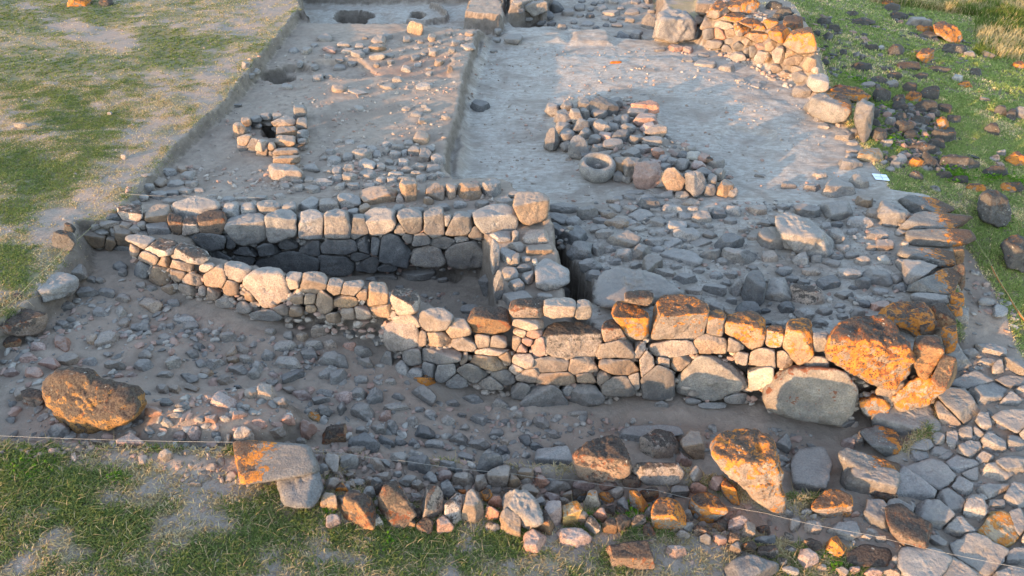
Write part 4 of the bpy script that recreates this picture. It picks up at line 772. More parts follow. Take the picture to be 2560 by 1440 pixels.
W2 = wall('retaining_wall', FC[10], 'tall front dry-stone wall with orange lichened capstones and great grey boulders in its foot', 'stone wall', [(RETAIN, FC[5:16], BAT)])
wall('flat_stone_wall', FC[18], 'dark wall of flat stones laid end-on, their outer ends orange with lichen', 'stone wall', [(RIGHTW, None, 0, -.50)])
BWL = np.array([[-9.6, BY - .1, -1.3], [-7.0, BY, -1.3], [-.4, BY, -1.3], [1.2, BY + .1, -1.3]])
W3 = wall('back_wall', BWL[1], 'double-faced dry-stone wall behind the deep pit, dark lower courses in shadow', 'stone wall', [(BACKW, BWL, .04), (BACKTOP, None, 0)])
wall('cross_wall', px(1300, 760, -1.3), 'short pale stone wall closing the end of the pit, a dark slit behind it', 'stone wall', [(CROSS, None, 0)])
wall('lichened_wall', px(1900, 150, -.85), 'rough stone wall glowing orange with lichen at the head of the excavation', 'stone wall', [(LICHW, None, 0)])
wall('stone_oven', px(690, 400, -.4), 'ring of sunlit stones round a dark hole with a short stub wall of blocks', 'oven', [(';'.join('%g %g %g %g %s' % (u, v + 15, w, h, 'g' if k_ % 3 else 't') for k_, (u, v, w, h, *_r) in enumerate(parse(OVEN))), None, 0, -.30), (OVEN, None, 0, -.12)])

LM = []      # landmarks: phrase, u, v
def loose(data, name, what, cat, group, sink=None, sharp=.5, remap=None, pack=None, scale=1.0):
    ent = list(parse(data)); outs = packed(ent, pack, 2.0) if pack else [None] * len(ent)
    for (u, v, w, h, code, top, rot), ol in zip(ent, outs):
        w *= scale; h *= scale; u_, v_ = u, v
        if (int(u), int(v)) in OUTL: ol = np.array(P(OUTL[(int(u), int(v))])) - [u, v]
        if ol is not None:
            ctr = (ol.max(0) + ol.min(0)) / 2; u += ctr[0]; v += ctr[1]; ol = ol - ctr; w, h = np.ptp(ol[:, 0]), np.ptp(ol[:, 1])
        code = (remap or {}).get(code, code)
        o, c = stone(name, u, v, w, h, code, top, rot, sink=sink, sharp=sharp, outline=ol)
        o['category'] = cat; o['group'] = group
        LOOSE.append((o, u_, v_, code, w, h, what))
FRONT = fill(FRONT, '820 1130;1150 1180;1480 1200;1900 1280;1880 1320;1500 1290;1000 1280;700 1190', 55, 22, 48, 'gtprgd', 3, .8)
FRONT = fill(FRONT, '480 790;950 910;1050 980;1300 1060;1250 1170;850 1120;560 1110;120 1040;130 880', 45, 24, 50, 'gpgdrt', 4, .7)
loose(FRONT, 'rubble_stone', 'rubble stone', 'rubble stone', 'loose stones in the trench before the front wall', .08, .75)
loose(PITS, 'pit_stone', 'stone', 'stone', 'stones on the floor of the deep pit', .1)
KERB = fill(KERB, '850 1195;1050 1205;1280 1235;1500 1235;1700 1275;1930 1330;1930 1390;1700 1345;1500 1310;1280 1318;1050 1316;850 1295', 40, 30, 66, 'tkgrmtok', 13, .95, .11)
loose(KERB, 'kerb_stone', 'stone', 'kerb stone', 'stones of the front row by the grass', .24, .6, None, 1.22)
RIGHTLOW = fill(RIGHTLOW, '1960 1280;2130 1280;2330 1390;2300 1440;1950 1440', 22, 28, 60, 'tkrgpm', 5, .75)
loose(RIGHTLOW, 'tumbled_rock', 'rock', 'rock', 'rocks tumbled below the corner of the wall', .18)
FLAGS = fill(FLAGS, '2290 1090;2400 900;2560 890;2600 1000;2620 1440;2330 1440;2240 1260', 16, 44, 90, 'pppgy', 6, .7)
loose(FLAGS, 'flagstone', 'slab', 'flagstone', 'cracked bedrock slabs and flagstones', .05, .9, None, 1.9)
loose(COBBLES, 'cobble', 'cobble', 'cobble', 'cobbles spread behind the back wall', .14, .45)
PLATFORM = fill(PLATFORM, '780 85;1150 85;1130 200;900 160;800 215;760 140', 26, 16, 34, 'ptgp', 14, .75)
EDGE = fill(EDGE, '1290 5;1630 0;1640 70;1420 75;1300 45', 26, 18, 46, 'gdgp', 15, .7)
loose(PLATFORM, 'platform_stone', 'stone', 'stone', 'stones scattered over the upper platform', .12, .6)
loose(HEAP, 'heaped_stone', 'heap stone', 'heap stone', 'stones heaped around the stone basin', .5, .6, None, None, 1.14)
TERRACE = fill(TERRACE, '1400 510;1560 500;1780 520;2200 500;2330 590;2330 760;2050 810;1850 830;1760 800;1700 680;1500 700;1420 620', 75, 26, 66, 'gpgpdt', 7, .62)
loose(TERRACE, 'terrace_stone', 'stone', 'stone', 'stones lying on the terrace behind the front wall', .2, .75, None, None, 1.12)
loose(PAVING, 'paving_stone', 'paving stone', 'paving stone', 'flush paving stones on the terrace', -.1, .5, None, 1.35)
loose(EDGE, 'floor_stone', 'stone', 'stone', 'stones along the edges of the broad pale floor', .12)
HILL = ';'.join('%g %g %g %g %s .3 %g' % (u, v, w, h * 1.15, k_, r_) for u, v, w, h, k_, t_, r_ in parse(HILL))
loose(HILL, 'field_rock', 'field rock', 'field rock', 'lichened rocks in the hillside and field grass', .22, .9, {'k': 'q', 'd': 'q', 'r': 'q'}, None, 1.06)
for name, label, code, top, pts in HEROES:
    pts = P(pts); a = np.array(pts); cu, cv = (a[:, 0].min() + a[:, 0].max()) / 2, (a[:, 1].min() + a[:, 1].max()) / 2
    on_wall = code in 'GH' or 'footing' in label or 'tucked' in label or 'squat' in label
    o, c = stone(name, cu, cv, np.ptp(a[:, 0]), np.ptp(a[:, 1]), code, top, 0, FC[10:18] if on_wall else None, BAT, None, a - [cu, cv], 1.0 if code == 'G' else .5 if code == 'a' else 1.7, sink=.2 if code == 'a' else None, shape='round', front=.34 if code in 'HG' or 'squat' in label else None)
    tag(o, label, 'boulder')
    short = ' '.join(label.split())
    LM.append((label, cu, cv, o))
# ---------------------------------------------------------------- the stone basin, a brick in it, the board, strings, a twig
def lathe(name, prof, n, mat, wob=.02, seed=3):
    V, Fq = [], []
    for i in range(n):
        a = 2 * math.pi * i / n
        for r_, z_ in prof: V.append((r_ * math.cos(a), r_ * math.sin(a), z_))
    k = len(prof)
    for i in range(n):
        for j in range(k - 1):
            a, b = i * k + j, ((i + 1) % n) * k + j
            Fq.append((a, b, b + 1, a + 1))
    V = np.array(V); dn = fbm(V * 5 + seed, 3, seed)
    V[:, :2] *= (1 + wob * 2 * dn)[:, None]; V[:, 2] += wob * .4 * fbm(V * 7, 2, seed + 4)
    return np_mesh(name, V, np.array(Fq), mat)
bp = hit(1492, 443); m_ = np.linalg.norm(bp - EYE) / F
R0 = 45 * m_
prof = [(0.02, .02), (.55, 0), (.78, .10), (.95, .30), (1.0, .50), (.97, .66), (.88, .77), (.76, .81), (.68, .79), (.62, .72), (.60, .55), (.55, .40), (.42, .33), (.2, .31), (.005, .31)]
prof = [(a * R0, b * R0 * 1.3) for a, b in prof]
bowl = bpy.data.objects.new('stone_basin', lathe('stone_basin', prof, 64, stone_mat('worn_basin_stone', (0.225, 0.205, 0.18), dust=.15, var=.02), .022))
bowl.location = bp + np.array([0, .06, -.02]); bowl.rotation_euler = (math.radians(9), math.radians(-5), .4)
tag(link(bowl), 'round hollowed stone basin with a thick rim, set against the stone heap', 'stone basin')

def box_mesh(name, sx, sy, sz, mat, bev=.01):
    import bmesh
    bm = bmesh.new(); bmesh.ops.create_cube(bm, size=1)
    bmesh.ops.scale(bm, vec=(sx, sy, sz), verts=bm.verts)
    bmesh.ops.bevel(bm, geom=bm.edges[:], offset=bev, segments=2, affect='EDGES')
    me = bpy.data.meshes.new(name); bm.to_mesh(me); bm.free(); me.materials.append(mat)
    return me
br = bpy.data.objects.new('square_stone', box_mesh('square_stone', .15, .13, .14, MAT['p'], .02))
br.location = np.array(bowl.location) + np.array([.02, .04, .40 * R0 + .06]); br.rotation_euler = (.1, .08, .5)
tag(link(br), 'small squared stone standing inside the round stone basin', 'stone')

def board():
    q = NT('white_card'); q.out(q.n('ShaderNodeRGB').outputs[0]); q.t.nodes['RGB'].outputs[0].default_value = (.74, .78, .82, 1)
    k = NT('printed_line'); k.out(k.n('ShaderNodeRGB').outputs[0]); k.t.nodes['RGB'].outputs[0].default_value = (.18, .2, .22, 1)
    me = box_mesh('white_card', .34, .30, .012, q.m, .003)
    o = bpy.data.objects.new('survey_card', me)
    c = hit(2201, 446); o.location = c + np.array([0, 0, .035]); o.rotation_euler = (0.03, 0.04, -.12)
    tag(link(o), 'small white card with thin crossed lines on dark earth by the edge stones', 'survey card')
    for nm, sx, sy, a in (('printed_line', .30, .008, .0), ('printed_line', .008, .26, 0)):
        l = bpy.data.objects.new(nm, box_mesh(nm, sx, sy, .002, k.m, .0005)); link(l, o); l.location = (.01, -.01, .0085 if sx > .1 else .0105)
board()

def tube(name, pts, rad, mat, sides=5):
    pts = np.array(pts); V, Fq = [], []
    t = np.gradient(pts, axis=0); t /= np.linalg.norm(t, axis=1)[:, None]
    for i, (p, d) in enumerate(zip(pts, t)):
        a = np.cross(d, [0, 0, 1.0]); a /= np.linalg.norm(a) + 1e-9; b = np.cross(d, a)
        rr = rad[i] if hasattr(rad, '__len__') else rad
        for k in range(sides):
            an = 2 * math.pi * k / sides
            V.append(p + rr * (a * math.cos(an) + b * math.sin(an)))
    for i in range(len(pts) - 1):
        for k in range(sides):
            Fq.append((i * sides + k, i * sides + (k + 1) % sides, (i + 1) * sides + (k + 1) % sides, (i + 1) * sides + k))
    c = np.mean(V, axis=0)
    o = bpy.data.objects.new(name, np_mesh(name, np.array(V) - c, np.array(Fq), mat)); o.location = c
    return link(o)
def plain(name, col, rough=.8):
    q = NT(name); tc = q.n('ShaderNodeTexCoord')
    n = q.noise(tc.outputs['Object'], 30, 3)
    return q.out(q.mix(n, tuple(np.array(col) * .75), col), rough)
TW = plain('white_twine', (.42, .38, .32)); YW = plain('yellow_twine', (.42, .36, .18)); OW = plain('orange_twine', (.6, .2, .06))
def string(px_pts, lift, rad, mat, label):
    w = []
    for u, v in P(px_pts):
        w.append(hit(u, v, lift))
    w = np.array(w); o = []
    for a, b in zip(w[:-1], w[1:]):
        for k in range(6):
            t = k / 6; o.append(a * (1 - t) + b * t - np.array([0, 0, .03 * math.sin(math.pi * t)]))
    o.append(w[-1])
    tag(tube('survey_string', o, rad, mat), label, 'string')
string("-60 1087;640 1106;860 1133;1007 1152;1273 1183;1430 1200;1637 1225;1913 1283;2173 1337;2553 1420;2640 1440", .22, .0024, TW, 'thin white string stretched low across the front of the dig')
string("-40 815;0 778;80 702;160 622;240 556", .12, .0035, YW, 'pale string along the turf edge of the left trench side')
string("300 483;470 490;633 494;800 491;907 487;1000 492", .16, .003, TW, 'white string crossing the cobbles behind the back wall')
string("2373 480;2420 560;2470 647;2560 797;2600 860", .15, .005, YW, 'yellowish string along the grass edge outside the flat-stone wall')
string("2478 665;2520 735;2560 800;2600 860", .06, .008, OW, 'orange cord along the turf edge beside the yellowish string')
tag(tube('twig', [hit(1618, 1298, .02), hit(1628, 1275, .06), hit(1640, 1262, .05)], [.006, .008, .005], YW), 'thin dry twig lying against the kerb stones in weeds', 'twig')
tag(tube('twig', [hit(418, 1352, .02), hit(440, 1362, .03), hit(456, 1362, .02)], [.006, .009, .006], YW), 'short pale dry twig lying in the grass', 'twig')

# ---------------------------------------------------------------- stone chips: nobody could count them
def scatter_mesh(name, pts, size, mat, seed):
    r = np.random.default_rng(seed)
    D, Fc = ICO[1]; base = []
    for k in range(8):
        N = r.normal(size=(7, 3)); N /= np.linalg.norm(N, axis=1)[:, None]
        s = np.maximum(D @ N.T, 0) / r.uniform(.5, 1, 7)
        base.append(D * np.clip((s ** 16).sum(1) ** (-1 / 16), 0, 1.5)[:, None])
    n = len(pts); V = np.zeros((n, len(D), 3)); 
    an = r.uniform(0, 6.28, n); sc = np.c_[size, size * r.uniform(.55, 1, n), size * r.uniform(.35, .8, n)]
    for i in range(n):
        b = base[i % 8] * sc[i]; c, s = math.cos(an[i]), math.sin(an[i])
        V[i, :, 0] = b[:, 0] * c - b[:, 1] * s; V[i, :, 1] = b[:, 0] * s + b[:, 1] * c; V[i, :, 2] = b[:, 2]
    V += pts[:, None, :]
    F3 = (Fc[None] + (np.arange(n) * len(D))[:, None, None]).reshape(-1, 3)
    o = bpy.data.objects.new(name, np_mesh(name, V.reshape(-1, 3), F3, mat, smooth=False))
    return tag(link(o), kind='stuff')

def chip_mat(name, a, b):
    q = NT(name); geo = q.n('ShaderNodeNewGeometry')
    n = q.n('ShaderNodeTexNoise', ins={'Vector': geo.outputs['Position'], 'Scale': 9.0, 'Detail': 4.0}).outputs[0]
    rr = geo.outputs['Random Per Island']
    col = q.mix(rr, a, b); col = q.mix(q.step(n, .4, .7), col, tuple(np.array(a) * .75))
    r3 = q.math('FRACT', q.math('MULTIPLY', rr, 9.7))
    col = q.mix(q.math('MULTIPLY', q.step(r3, .7, .75), .7), col, (.33, .2, .15))
    return q.out(col, .9, n, .4, .02)
def chips(name, poly, n, lo, hi, mat, seed, power=2.2):
    r = np.random.default_rng(seed); pl = np.array(P(poly)); o = []
    w = np.array([hit(u, v) for u, v in pl])[:, :2]
    a, b = w.min(0), w.max(0)
    x = r.uniform(a[0], b[0], n * 6); y = r.uniform(a[1], b[1], n * 6)
    cl = fbm(np.c_[x, y, np.zeros_like(x)] * 1.1, 3, seed)
    ok = (poly_sd(w, x, y) > 0) & (cl + r.normal(0, .25, len(x)) > -.05) & (f_steep(x, y) < .5)
    x, y = x[ok][:n], y[ok][:n]
    s = lo + (hi - lo) * r.random(len(x)) ** power
    scatter_mesh(name, np.c_[x, y, terr(x, y) + s * .12], s, mat, seed)
CH = chip_mat('grey_chips', (.17, .155, .14), (.38, .335, .285)); CHL = chip_mat('tan_chips', (.26, .21, .17), (.42, .36, .3)); CHD = chip_mat('dark_chips', (.06, .055, .05), (.24, .21, .18))
chips('rubble', "120 720;330 690;470 790;650 840;950 900;1050 980;1500 1060;1480 1190;1150 1170;820 1120;560 1125;30 1110;-20 850", 1500, .014, .085, CH, 1, 2.6)
chips('rubble', "-20 1090;300 1115;560 1130;830 1130;840 1220;600 1215;400 1180;180 1145;-20 1135", 420, .012, .07, chip_mat('brown_chips', (.18, .14, .11), (.36, .26, .2)), 23)
chips('rubble', "560 1120;830 1110;1150 1170;1500 1200;1950 1270;1950 1370;1500 1310;1000 1290;640 1240", 800, .012, .07, chip_mat('reddish_chips', (.2, .16, .13), (.4, .27, .21)), 2)
chips('rubble', "1400 510;1750 500;2250 500;2370 600;2370 780;2150 820;1850 850;1500 790;1450 700", 900, .014, .075, CH, 3)
chips('rubble', "350 440;480 410;640 430;760 400;1080 350;1115 440;1270 470;1330 520;1000 545;300 560;280 520", 900, .015, .08, CHL, 4)
chips('rubble', "1370 270;1640 260;1670 350;1830 410;1840 490;1700 490;1450 400", 550, .02, .11, CH, 5, 1.6)
chips('rubble', "640 120;1180 80;1110 350;760 420;480 400;560 280", 900, .015, .06, CHL, 6, 3)
chips('rubble', "1200 100;1700 120;2000 250;2200 480;1700 500;1250 460;1160 300", 1000, .015, .06, CHL, 7, 3)
chips('rubble', "1450 1030;2050 1085;2000 1180;1480 1120", 260, .015, .09, CH, 21)
chips('rubble', "700 660;1230 640;1240 760;1000 740", 160, .012, .06, CH, 22)
chips('rubble', "2390 560;2480 680;2560 820;2640 1440;2250 1440;2000 1300;2300 1090", 800, .012, .075, CH, 8)
chips('rubble', "1740 110;2040 250;2060 170;1950 60;1750 -20", 500, .04, .13, CHL, 9, 1.2)
chips('rubble', "2050 40;2300 30;2480 150;2250 180;2200 260;2380 330;2540 400;2600 480;2320 480;2190 380;2080 200;1960 30", 380, .03, .15, CHD, 10, 1.5)
chips('rubble', "0 60;600 60;300 480;0 780", 110, .02, .05, CHL, 11, 3)
chips('rubble', "0 1140;800 1250;1300 1320;1900 1380;1900 1440;0 1440", 200, .01, .035, CHL, 12, 3)
chips('rubble', "2190 270;2330 270;2370 430;2230 420;2180 340", 350, .04, .16, CHD, 13, 1.3)

for w_, f_, b_, zh, n_ in ((W1, FC[:7], BAT, -.28, 420), (W2, FC[5:16], BAT, -.55, 650), (W3, BWL, .04, -.2, 420)):
    joint_rubble(w_, f_, b_, (lambda p: p[2] + .02), zh, n_, CHL if w_ is not W3 else CH, 77)
# ---------------------------------------------------------------- grass
def grass(name, x, y, ln, wd, col, lean, seed):
    r = np.random.default_rng(seed); n = len(x)
    az = r.uniform(0, 6.283, n); z = terr(x, y) - .005
    d = np.c_[np.cos(az), np.sin(az)]; s = np.c_[-d[:, 1], d[:, 0]]
    le = lean * r.uniform(.4, 1.5, n)
    V = np.zeros((n, 5, 3))
    for k, (hh, ll, ww) in enumerate(((0, 0, 1), (0, 0, -1), (.62, .35, .75), (.62, .35, -.75), (1.0, 1.0, 0))):
        up = ln * hh * np.clip(1 - .35 * le * hh, .3, 1); out = ln * le * ll
        V[:, k, :2] = np.c_[x, y] + d * out[:, None] + s * (wd * ww * .5)[:, None]
        V[:, k, 2] = z + up
    b = (np.arange(n) * 5)[:, None]
    F3 = np.concatenate([b + np.array([[0, 1, 3]]), b + np.array([[0, 3, 2]]), b + np.array([[2, 3, 4]])])
    me = np_mesh(name, V.reshape(-1, 3), F3, GRASSM, smooth=True)
    at = me.color_attributes.new('tint', 'FLOAT_COLOR', 'POINT')
    c4 = np.ones((n, 5, 4), np.float32); c4[:, :, :3] = col[:, None, :]
    at.data.foreach_set('color', c4.ravel())
    return tag(link(bpy.data.objects.new(name, me)), kind='stuff')
qg = NT('grass_blades')
ga = qg.n('ShaderNodeAttribute', attribute_name='tint').outputs['Color']
gd = qg.n('ShaderNodeBsdfDiffuse', ins={0: ga, 1: .5}); gt = qg.n('ShaderNodeBsdfTranslucent', ins={0: ga})
gm = qg.n('ShaderNodeMixShader', ins={0: .3, 1: gd.outputs[0], 2: gt.outputs[0]})
qg.n('ShaderNodeOutputMaterial', ins={0: gm.outputs[0]}); GRASSM = qg.m

def sow(name, box, n, ln, wd, seed, area, bright=1.0, lean=.8, clump=True, minc=.08):
    r = np.random.default_rng(seed)
    x = r.uniform(box[0], box[1], n); y = r.uniform(box[2], box[3], n)
    if clump:                                     # tufts: several blades share a root
        k = max(1, n // 7); cx, cy = x[:k], y[:k]; i = r.integers(0, k, n)
        sp = r.normal(0, .035, (n, 2)) * (ln / .07) ** .5; x = cx[i] + sp[:, 0]; y = cy[i] + sp[:, 1]
    c = f_cover(x, y); g = f_green(x, y)
    u, v, f = proj(x, y, terr(x, y))
    ok = area(x, y) & (u > -400) & (u < 2810) & (v > -160) & (v < 2600) & (f > 1)
    ok &= r.random(n) < np.clip(np.maximum(c * .75, g), 0, 1) ** 1.3
    ok &= np.maximum(c, g) > minc
    x, y, c, g = x[ok], y[ok], c[ok], g[ok]; n = len(x)
    isg = r.random(n) < np.clip(g * 1.6 - .12, 0.02, .97) * (name == 'grass')
    ga_, gb_ = np.array([.075, .112, .028]), np.array([.2, .222, .075]); sa, sb = np.array([.28, .20, .095]), np.array([.50, .40, .23])
    t = r.random(n)[:, None]
    col = np.where(isg[:, None], ga_ + (gb_ - ga_) * t, sa + (sb - sa) * t) * bright
    L = ln * r.uniform(.5, 1.35, n) * np.where(isg, 1, .85); W = wd * r.uniform(.7, 1.3, n)
    return grass(name, x, y, L, W, col, lean, seed + 1)
sow('grass', (-10, 11, .8, 9.4), 900000, .08, .015, 101, lambda x, y: (f_right(x, y) < .5), 1.15, 1.0)
sow('dry_stalks', (-9, 9, 1.4, 9.4), 34000, .15, .009, 131, lambda x, y: f_right(x, y) < .5, 1.15, 1.9, False, .25)
sow('grass', (-22, -5, 9.4, 20), 700000, .042, .014, 103, lambda x, y: x < -5, 1.3, 1.2)
sow('grass', (-30, -6, 20, 44), 330000, .05, .024, 105, lambda x, y: x < -6, 1.3, 1.2)
sow('grass', (6.5, 20, 8.5, 22), 520000, .065, .015, 107, lambda x, y: f_right(x, y) > .3, 1.95, .9)
sow('grass', (7, 36, 20, 46), 450000, .09, .03, 109, lambda x, y: f_right(x, y) > .3, 2.0, .8)
def tallgrass():
    r = np.random.default_rng(55); n = 9000
    u = r.uniform(2180, 2760, n); v = r.uniform(-60, 150, n)
    lim = (v < 15 + .13 * (u - 2240)) & (v < 118) & (r.random(n) < .9) | ((v < 170) & (u > 2440) & (r.random(n) < .25))
    u, v = u[lim], v[lim]
    p = np.array([hit(a, b) for a, b in zip(u, v)])
    k = 14; n = len(p) * k
    x = np.repeat(p[:, 0], k) + r.normal(0, .11, n); y = np.repeat(p[:, 1], k) + r.normal(0, .11, n)
    q = fbm(np.c_[x, y, 0 * x] * .5, 3, 8) + r.normal(0, .2, n)
    t = r.random(n)[:, None]
    col = np.where((q > .0)[:, None], np.array([.34, .27, .12]) + t * np.array([.2, .17, .12]), np.array([.07, .11, .02]) + t * np.array([.09, .09, .03]))
    grass('tall_grass', x, y, r.uniform(.2, .5, n), np.full(n, .028), col, .55, 56)
tallgrass()

# bright weeds among the rocks: clumps of broad leaves
def weed_mat():
    q = NT('weed_leaf'); geo = q.n('ShaderNodeNewGeometry')
    col = q.mix(geo.outputs['Random Per Island'], (.05, .15, .012), (.19, .32, .03))
    d = q.n('ShaderNodeBsdfDiffuse', ins={0: col}); t = q.n('ShaderNodeBsdfTranslucent', ins={0: col})
    m = q.n('ShaderNodeMixShader', ins={0: .35, 1: d.outputs[0], 2: t.outputs[0]})
    q.n('ShaderNodeOutputMaterial', ins={0: m.outputs[0]}); return q.m
WEED = weed_mat()
def weed(u, v, ru, rv, n, leaf, label, seed):
    r = np.random.default_rng(seed); c = hit(u, v); V, Fq = [], []
    for i in range(n):
        a, q = r.uniform(0, 6.28), math.sqrt(r.random())
        p = hit(u + ru * q * math.cos(a), v + rv * q * math.sin(a)) if i % 4 == 0 else p + r.normal(0, leaf * 1.2, 3) * (1, 1, 0)
        z = terr(p[0], p[1])[0] + r.uniform(.1, 1.8) * leaf * (1.3 - q)
        az = r.uniform(0, 6.28); d = np.array([math.cos(az), math.sin(az), r.uniform(-.2, .6)]); s = np.array([-math.sin(az), math.cos(az), 0])
        b = np.array([p[0], p[1], z]); L = leaf * r.uniform(.6, 1.3)
        k = len(V); V += [b, b + d * L * .5 + s * L * .36, b + d * L, b + d * L * .5 - s * L * .36]; Fq.append((k, k + 1, k + 2, k + 3))
    o = bpy.data.objects.new('weed_foliage', np_mesh('weed_foliage', np.array(V) - c, np.array(Fq), WEED)); o.location = c
    tag(link(o), label, 'weed', 'bright green weeds', 'thing')
for i, (u, v, ru, rv, n, lf, lab) in enumerate([
    (2232, 350, 22, 22, 160, .09, 'bright green weeds beside the tall smooth standing stone'),
    (2212, 272, 18, 14, 110, .09, 'green weeds among dark rocks above the tall standing stone'),
    (2290, 345, 34, 12, 150, .09, 'low green weeds between black-crusted rocks, just right of the bright weeds'),
    (2375, 432, 30, 14, 170, .08, 'green weed patch in front of the longest black-crusted field rock'),
    (2405, 448, 24, 12, 130, .08, 'green weed patch trailing toward the speckled black boulder'),
    (2490, 448, 40, 10, 150, .08, 'green weeds under the black field rock near the picture edge'),
    (2545, 462, 26, 14, 140, .08, 'lowest bright weed patch at the right picture edge'),
    (2145, 205, 26, 8, 90, .1, 'small green weeds beside the lichened wall end'),
    (2500, 560, 14, 30, 110, .07, 'weeds between the two big speckled boulders outside the string'),
    (1592, 1285, 26, 22, 170, .045, 'bright weed tuft growing between orange kerb stones'),
    (1470, 1300, 16, 14, 90, .04, 'small weed tuft between tan kerb stones'),
    (1300, 1318, 40, 8, 120, .035, 'fringe of weeds along the foot of the grey tipped slab'),
    (820, 1280, 12, 8, 60, .04, 'tiny bright weed beside the pitted kerb boulder'),
    (980, 1352, 14, 10, 60, .04, 'single leafy weed in the grass below the front stones'),
    (70, 1170, 70, 40, 420, .035, 'thick patch of low green leaves below the spotted orange boulder'),
    (290, 1190, 20, 10, 90, .035, 'small leafy clump in the turf right of the thick leaf patch'),
    (2085, 1418, 18, 12, 90, .045, 'green tuft below the rust and orange tumbled rock'),
    (1690, 1290, 18, 14, 60, .04, 'weeds at the side of the orange kerb boulder')]):
    weed(u, v, ru, rv, n, lf, lab, 300 + i)

# ---------------------------------------------------------------- labels: each loose stone told from its neighbours
SHORT = {'huge corner': 'the huge orange corner boulder', 'orange lichen boulder': 'the orange boulder behind the corner', 'tan footing': 'the tan footing boulder', 'squat': 'the squat orange-crusted tan boulder', 'small bright': 'the small bright orange boulder', 'great smooth': 'the great smooth grey boulder',
 'long wedge': 'the long wedge-shaped slab', 'large orange-brown': 'the spotted orange boulder', 'grey domed': 'the grey domed boulder', 'squarish': 'the squarish brown boulder', 'tall tan': 'the tapering tan boulder', 'flat-topped': 'the flat-topped pale block', 'black-crusted boulder': 'the black-crusted boulder', 'grey slab': 'the grey tipped slab',
 'big rounded': 'the rounded edge boulder', 'tall smooth': 'the tall standing stone', 'long orange': 'the long black-orange rock', 'large smooth': 'the smooth tan terrace boulder', 'sloping': 'the sloping tan slab', 'cream': 'the cream-black slab', 'big speckled': 'the speckled black boulder', 'pale-spotted': 'the pale-spotted boulder', 'long leaning': 'the leaning orange boulder', 'broad earth': 'the earth-covered boulder'}
marks = []
for lab, u, v, o in LM:
    for k, s in SHORT.items():
        if lab.startswith(k): marks.append((s, u, v)); break
marks += [('the round stone basin', 1492, 422), ('the white card', 2201, 445), ('the oven hole', 675, 328), ('the cross wall', 1320, 660), ('the dark slit', 1440, 690), ('the pit floor hollow', 1125, 700), ('the large pale oven block', 715, 428)]
# stones that stand out by themselves also serve as landmarks for smaller ones
own = {(897, 1276): 'pitted brown boulder with orange streaks, second of the pair at the turf', (993, 1266): 'jagged rust-brown boulder tapering upward, standing at the turf edge', (750, 1221): 'round dark grey boulder sunk in the turf edge', (837, 1091): 'dark-topped rock with round white lichen spots in the rubble', (1647, 1118): 'mottled pink and grey block on top of the front row',
 (1387, 1151): 'pale square-cornered block just left of the squarish brown boulder', (1670, 1296): 'bright orange and black rock rooted in the turf', (1567, 1384): 'wide flat rusty rock lying in the turf below the front row', (2081, 1264): 'blue-grey rock with an orange flank, below the rough tumbled rock', (2200, 1108): 'pale rock with a black-speckled right end, slanting downhill', (2150, 1166): 'rough knobbly tan rock with rusty lichen end', (2265, 1312): 'long dark slab covered in pale lichen rings', (2010, 1176): 'broad dusty grey slab beside the tapering tan boulder',
 (57, 0): '', (1613, 268): 'brick-red stone on top of the heap', (1640, 328): 'tan loaf-shaped stone at the right of the heap', (1053, 346): 'tall tan stone on the rim of the cobble spread', (1038, 76): 'tall peach-lit stone standing on the upper platform', (1200, 268): 'dark wedge-shaped stone on the pale floor below the platform edge', (2175, 391): 'ochre pointed slab below the tall standing stone', (2393, 408): 'longest black-crusted rock in the grass', (1447, 368): 'upright pale slab leaning on the heap, behind the basin', (1620, 438): 'big reddish angular stone in the heap', (1737, 461): 'big grey upright stone at the heap end', (2497, 1321): 'smooth ochre slab at the lower right', (2450, 1378): 'widest blue-grey slab at the lower right', (2333, 1188): 'wide cracked flat slab, uppermost of the cracked bed', (663, 994): '', (1883, 726): 'dark rough leaning rock on the terrace', (2020, 741): 'long mottled dark stone lying aslant on the terrace', (200, 3): 'large orange rock in the field beyond the path', (335, 1111): 'reddish split rock beside the spotted orange boulder', (832, 903): 'largest grey rubble stone before the curved wall', (1880, 1421): 'wide dark rock at the bottom border of the picture', (160, 605): 'dark clod-like rock on the turf edge'}
SHN = {(897, 1276): 'the pitted brown boulder', (993, 1266): 'the jagged rust-brown boulder', (750, 1221): 'the round sunken boulder', (837, 1091): 'the white-spotted rock', (1647, 1118): 'the mottled pink block', (1670, 1296): 'the orange turf rock', (1567, 1384): 'the wide rusty turf rock', (2081, 1264): 'the orange-flanked rock', (2200, 1108): 'the slanting speckled rock', (2265, 1312): 'the lichen-ringed slab', (1613, 268): 'the brick-red heap stone', (1640, 328): 'the loaf-shaped heap stone', (1053, 346): 'the tall tan cobble', (1038, 76): 'the tall peach stone', (1200, 268): 'the dark wedge stone', (2175, 391): 'the ochre pointed slab', (2393, 408): 'the longest black field rock', (1737, 461): 'the upright heap-end stone', (2497, 1321): 'the smooth ochre slab', (2450, 1378): 'the widest blue-grey slab', (2333, 1188): 'the wide cracked slab', (1883, 726): 'the dark leaning rock', (2020, 741): 'the long mottled stone', (335, 1111): 'the reddish split rock', (832, 903): 'the largest rubble stone'}
named = set()
for o, u, v, code, w, h, what in LOOSE:
    k = (int(u), int(v))
    if own.get(k): o['label'] = own[k]; named.add(o.name)
    if k in SHN: marks.append((SHN[k], u, v))
ORD = ['nearest', 'second nearest', 'third nearest', 'fourth nearest', 'fifth nearest', 'sixth nearest', 'seventh nearest', 'eighth nearest', 'ninth nearest', 'tenth nearest', '11th nearest', '12th nearest', '13th nearest', '14th nearest', '15th nearest', '16th nearest', '17th nearest', '18th nearest', '19th nearest', '20th nearest'] + ['%dth nearest' % k for k in range(21, 99)]
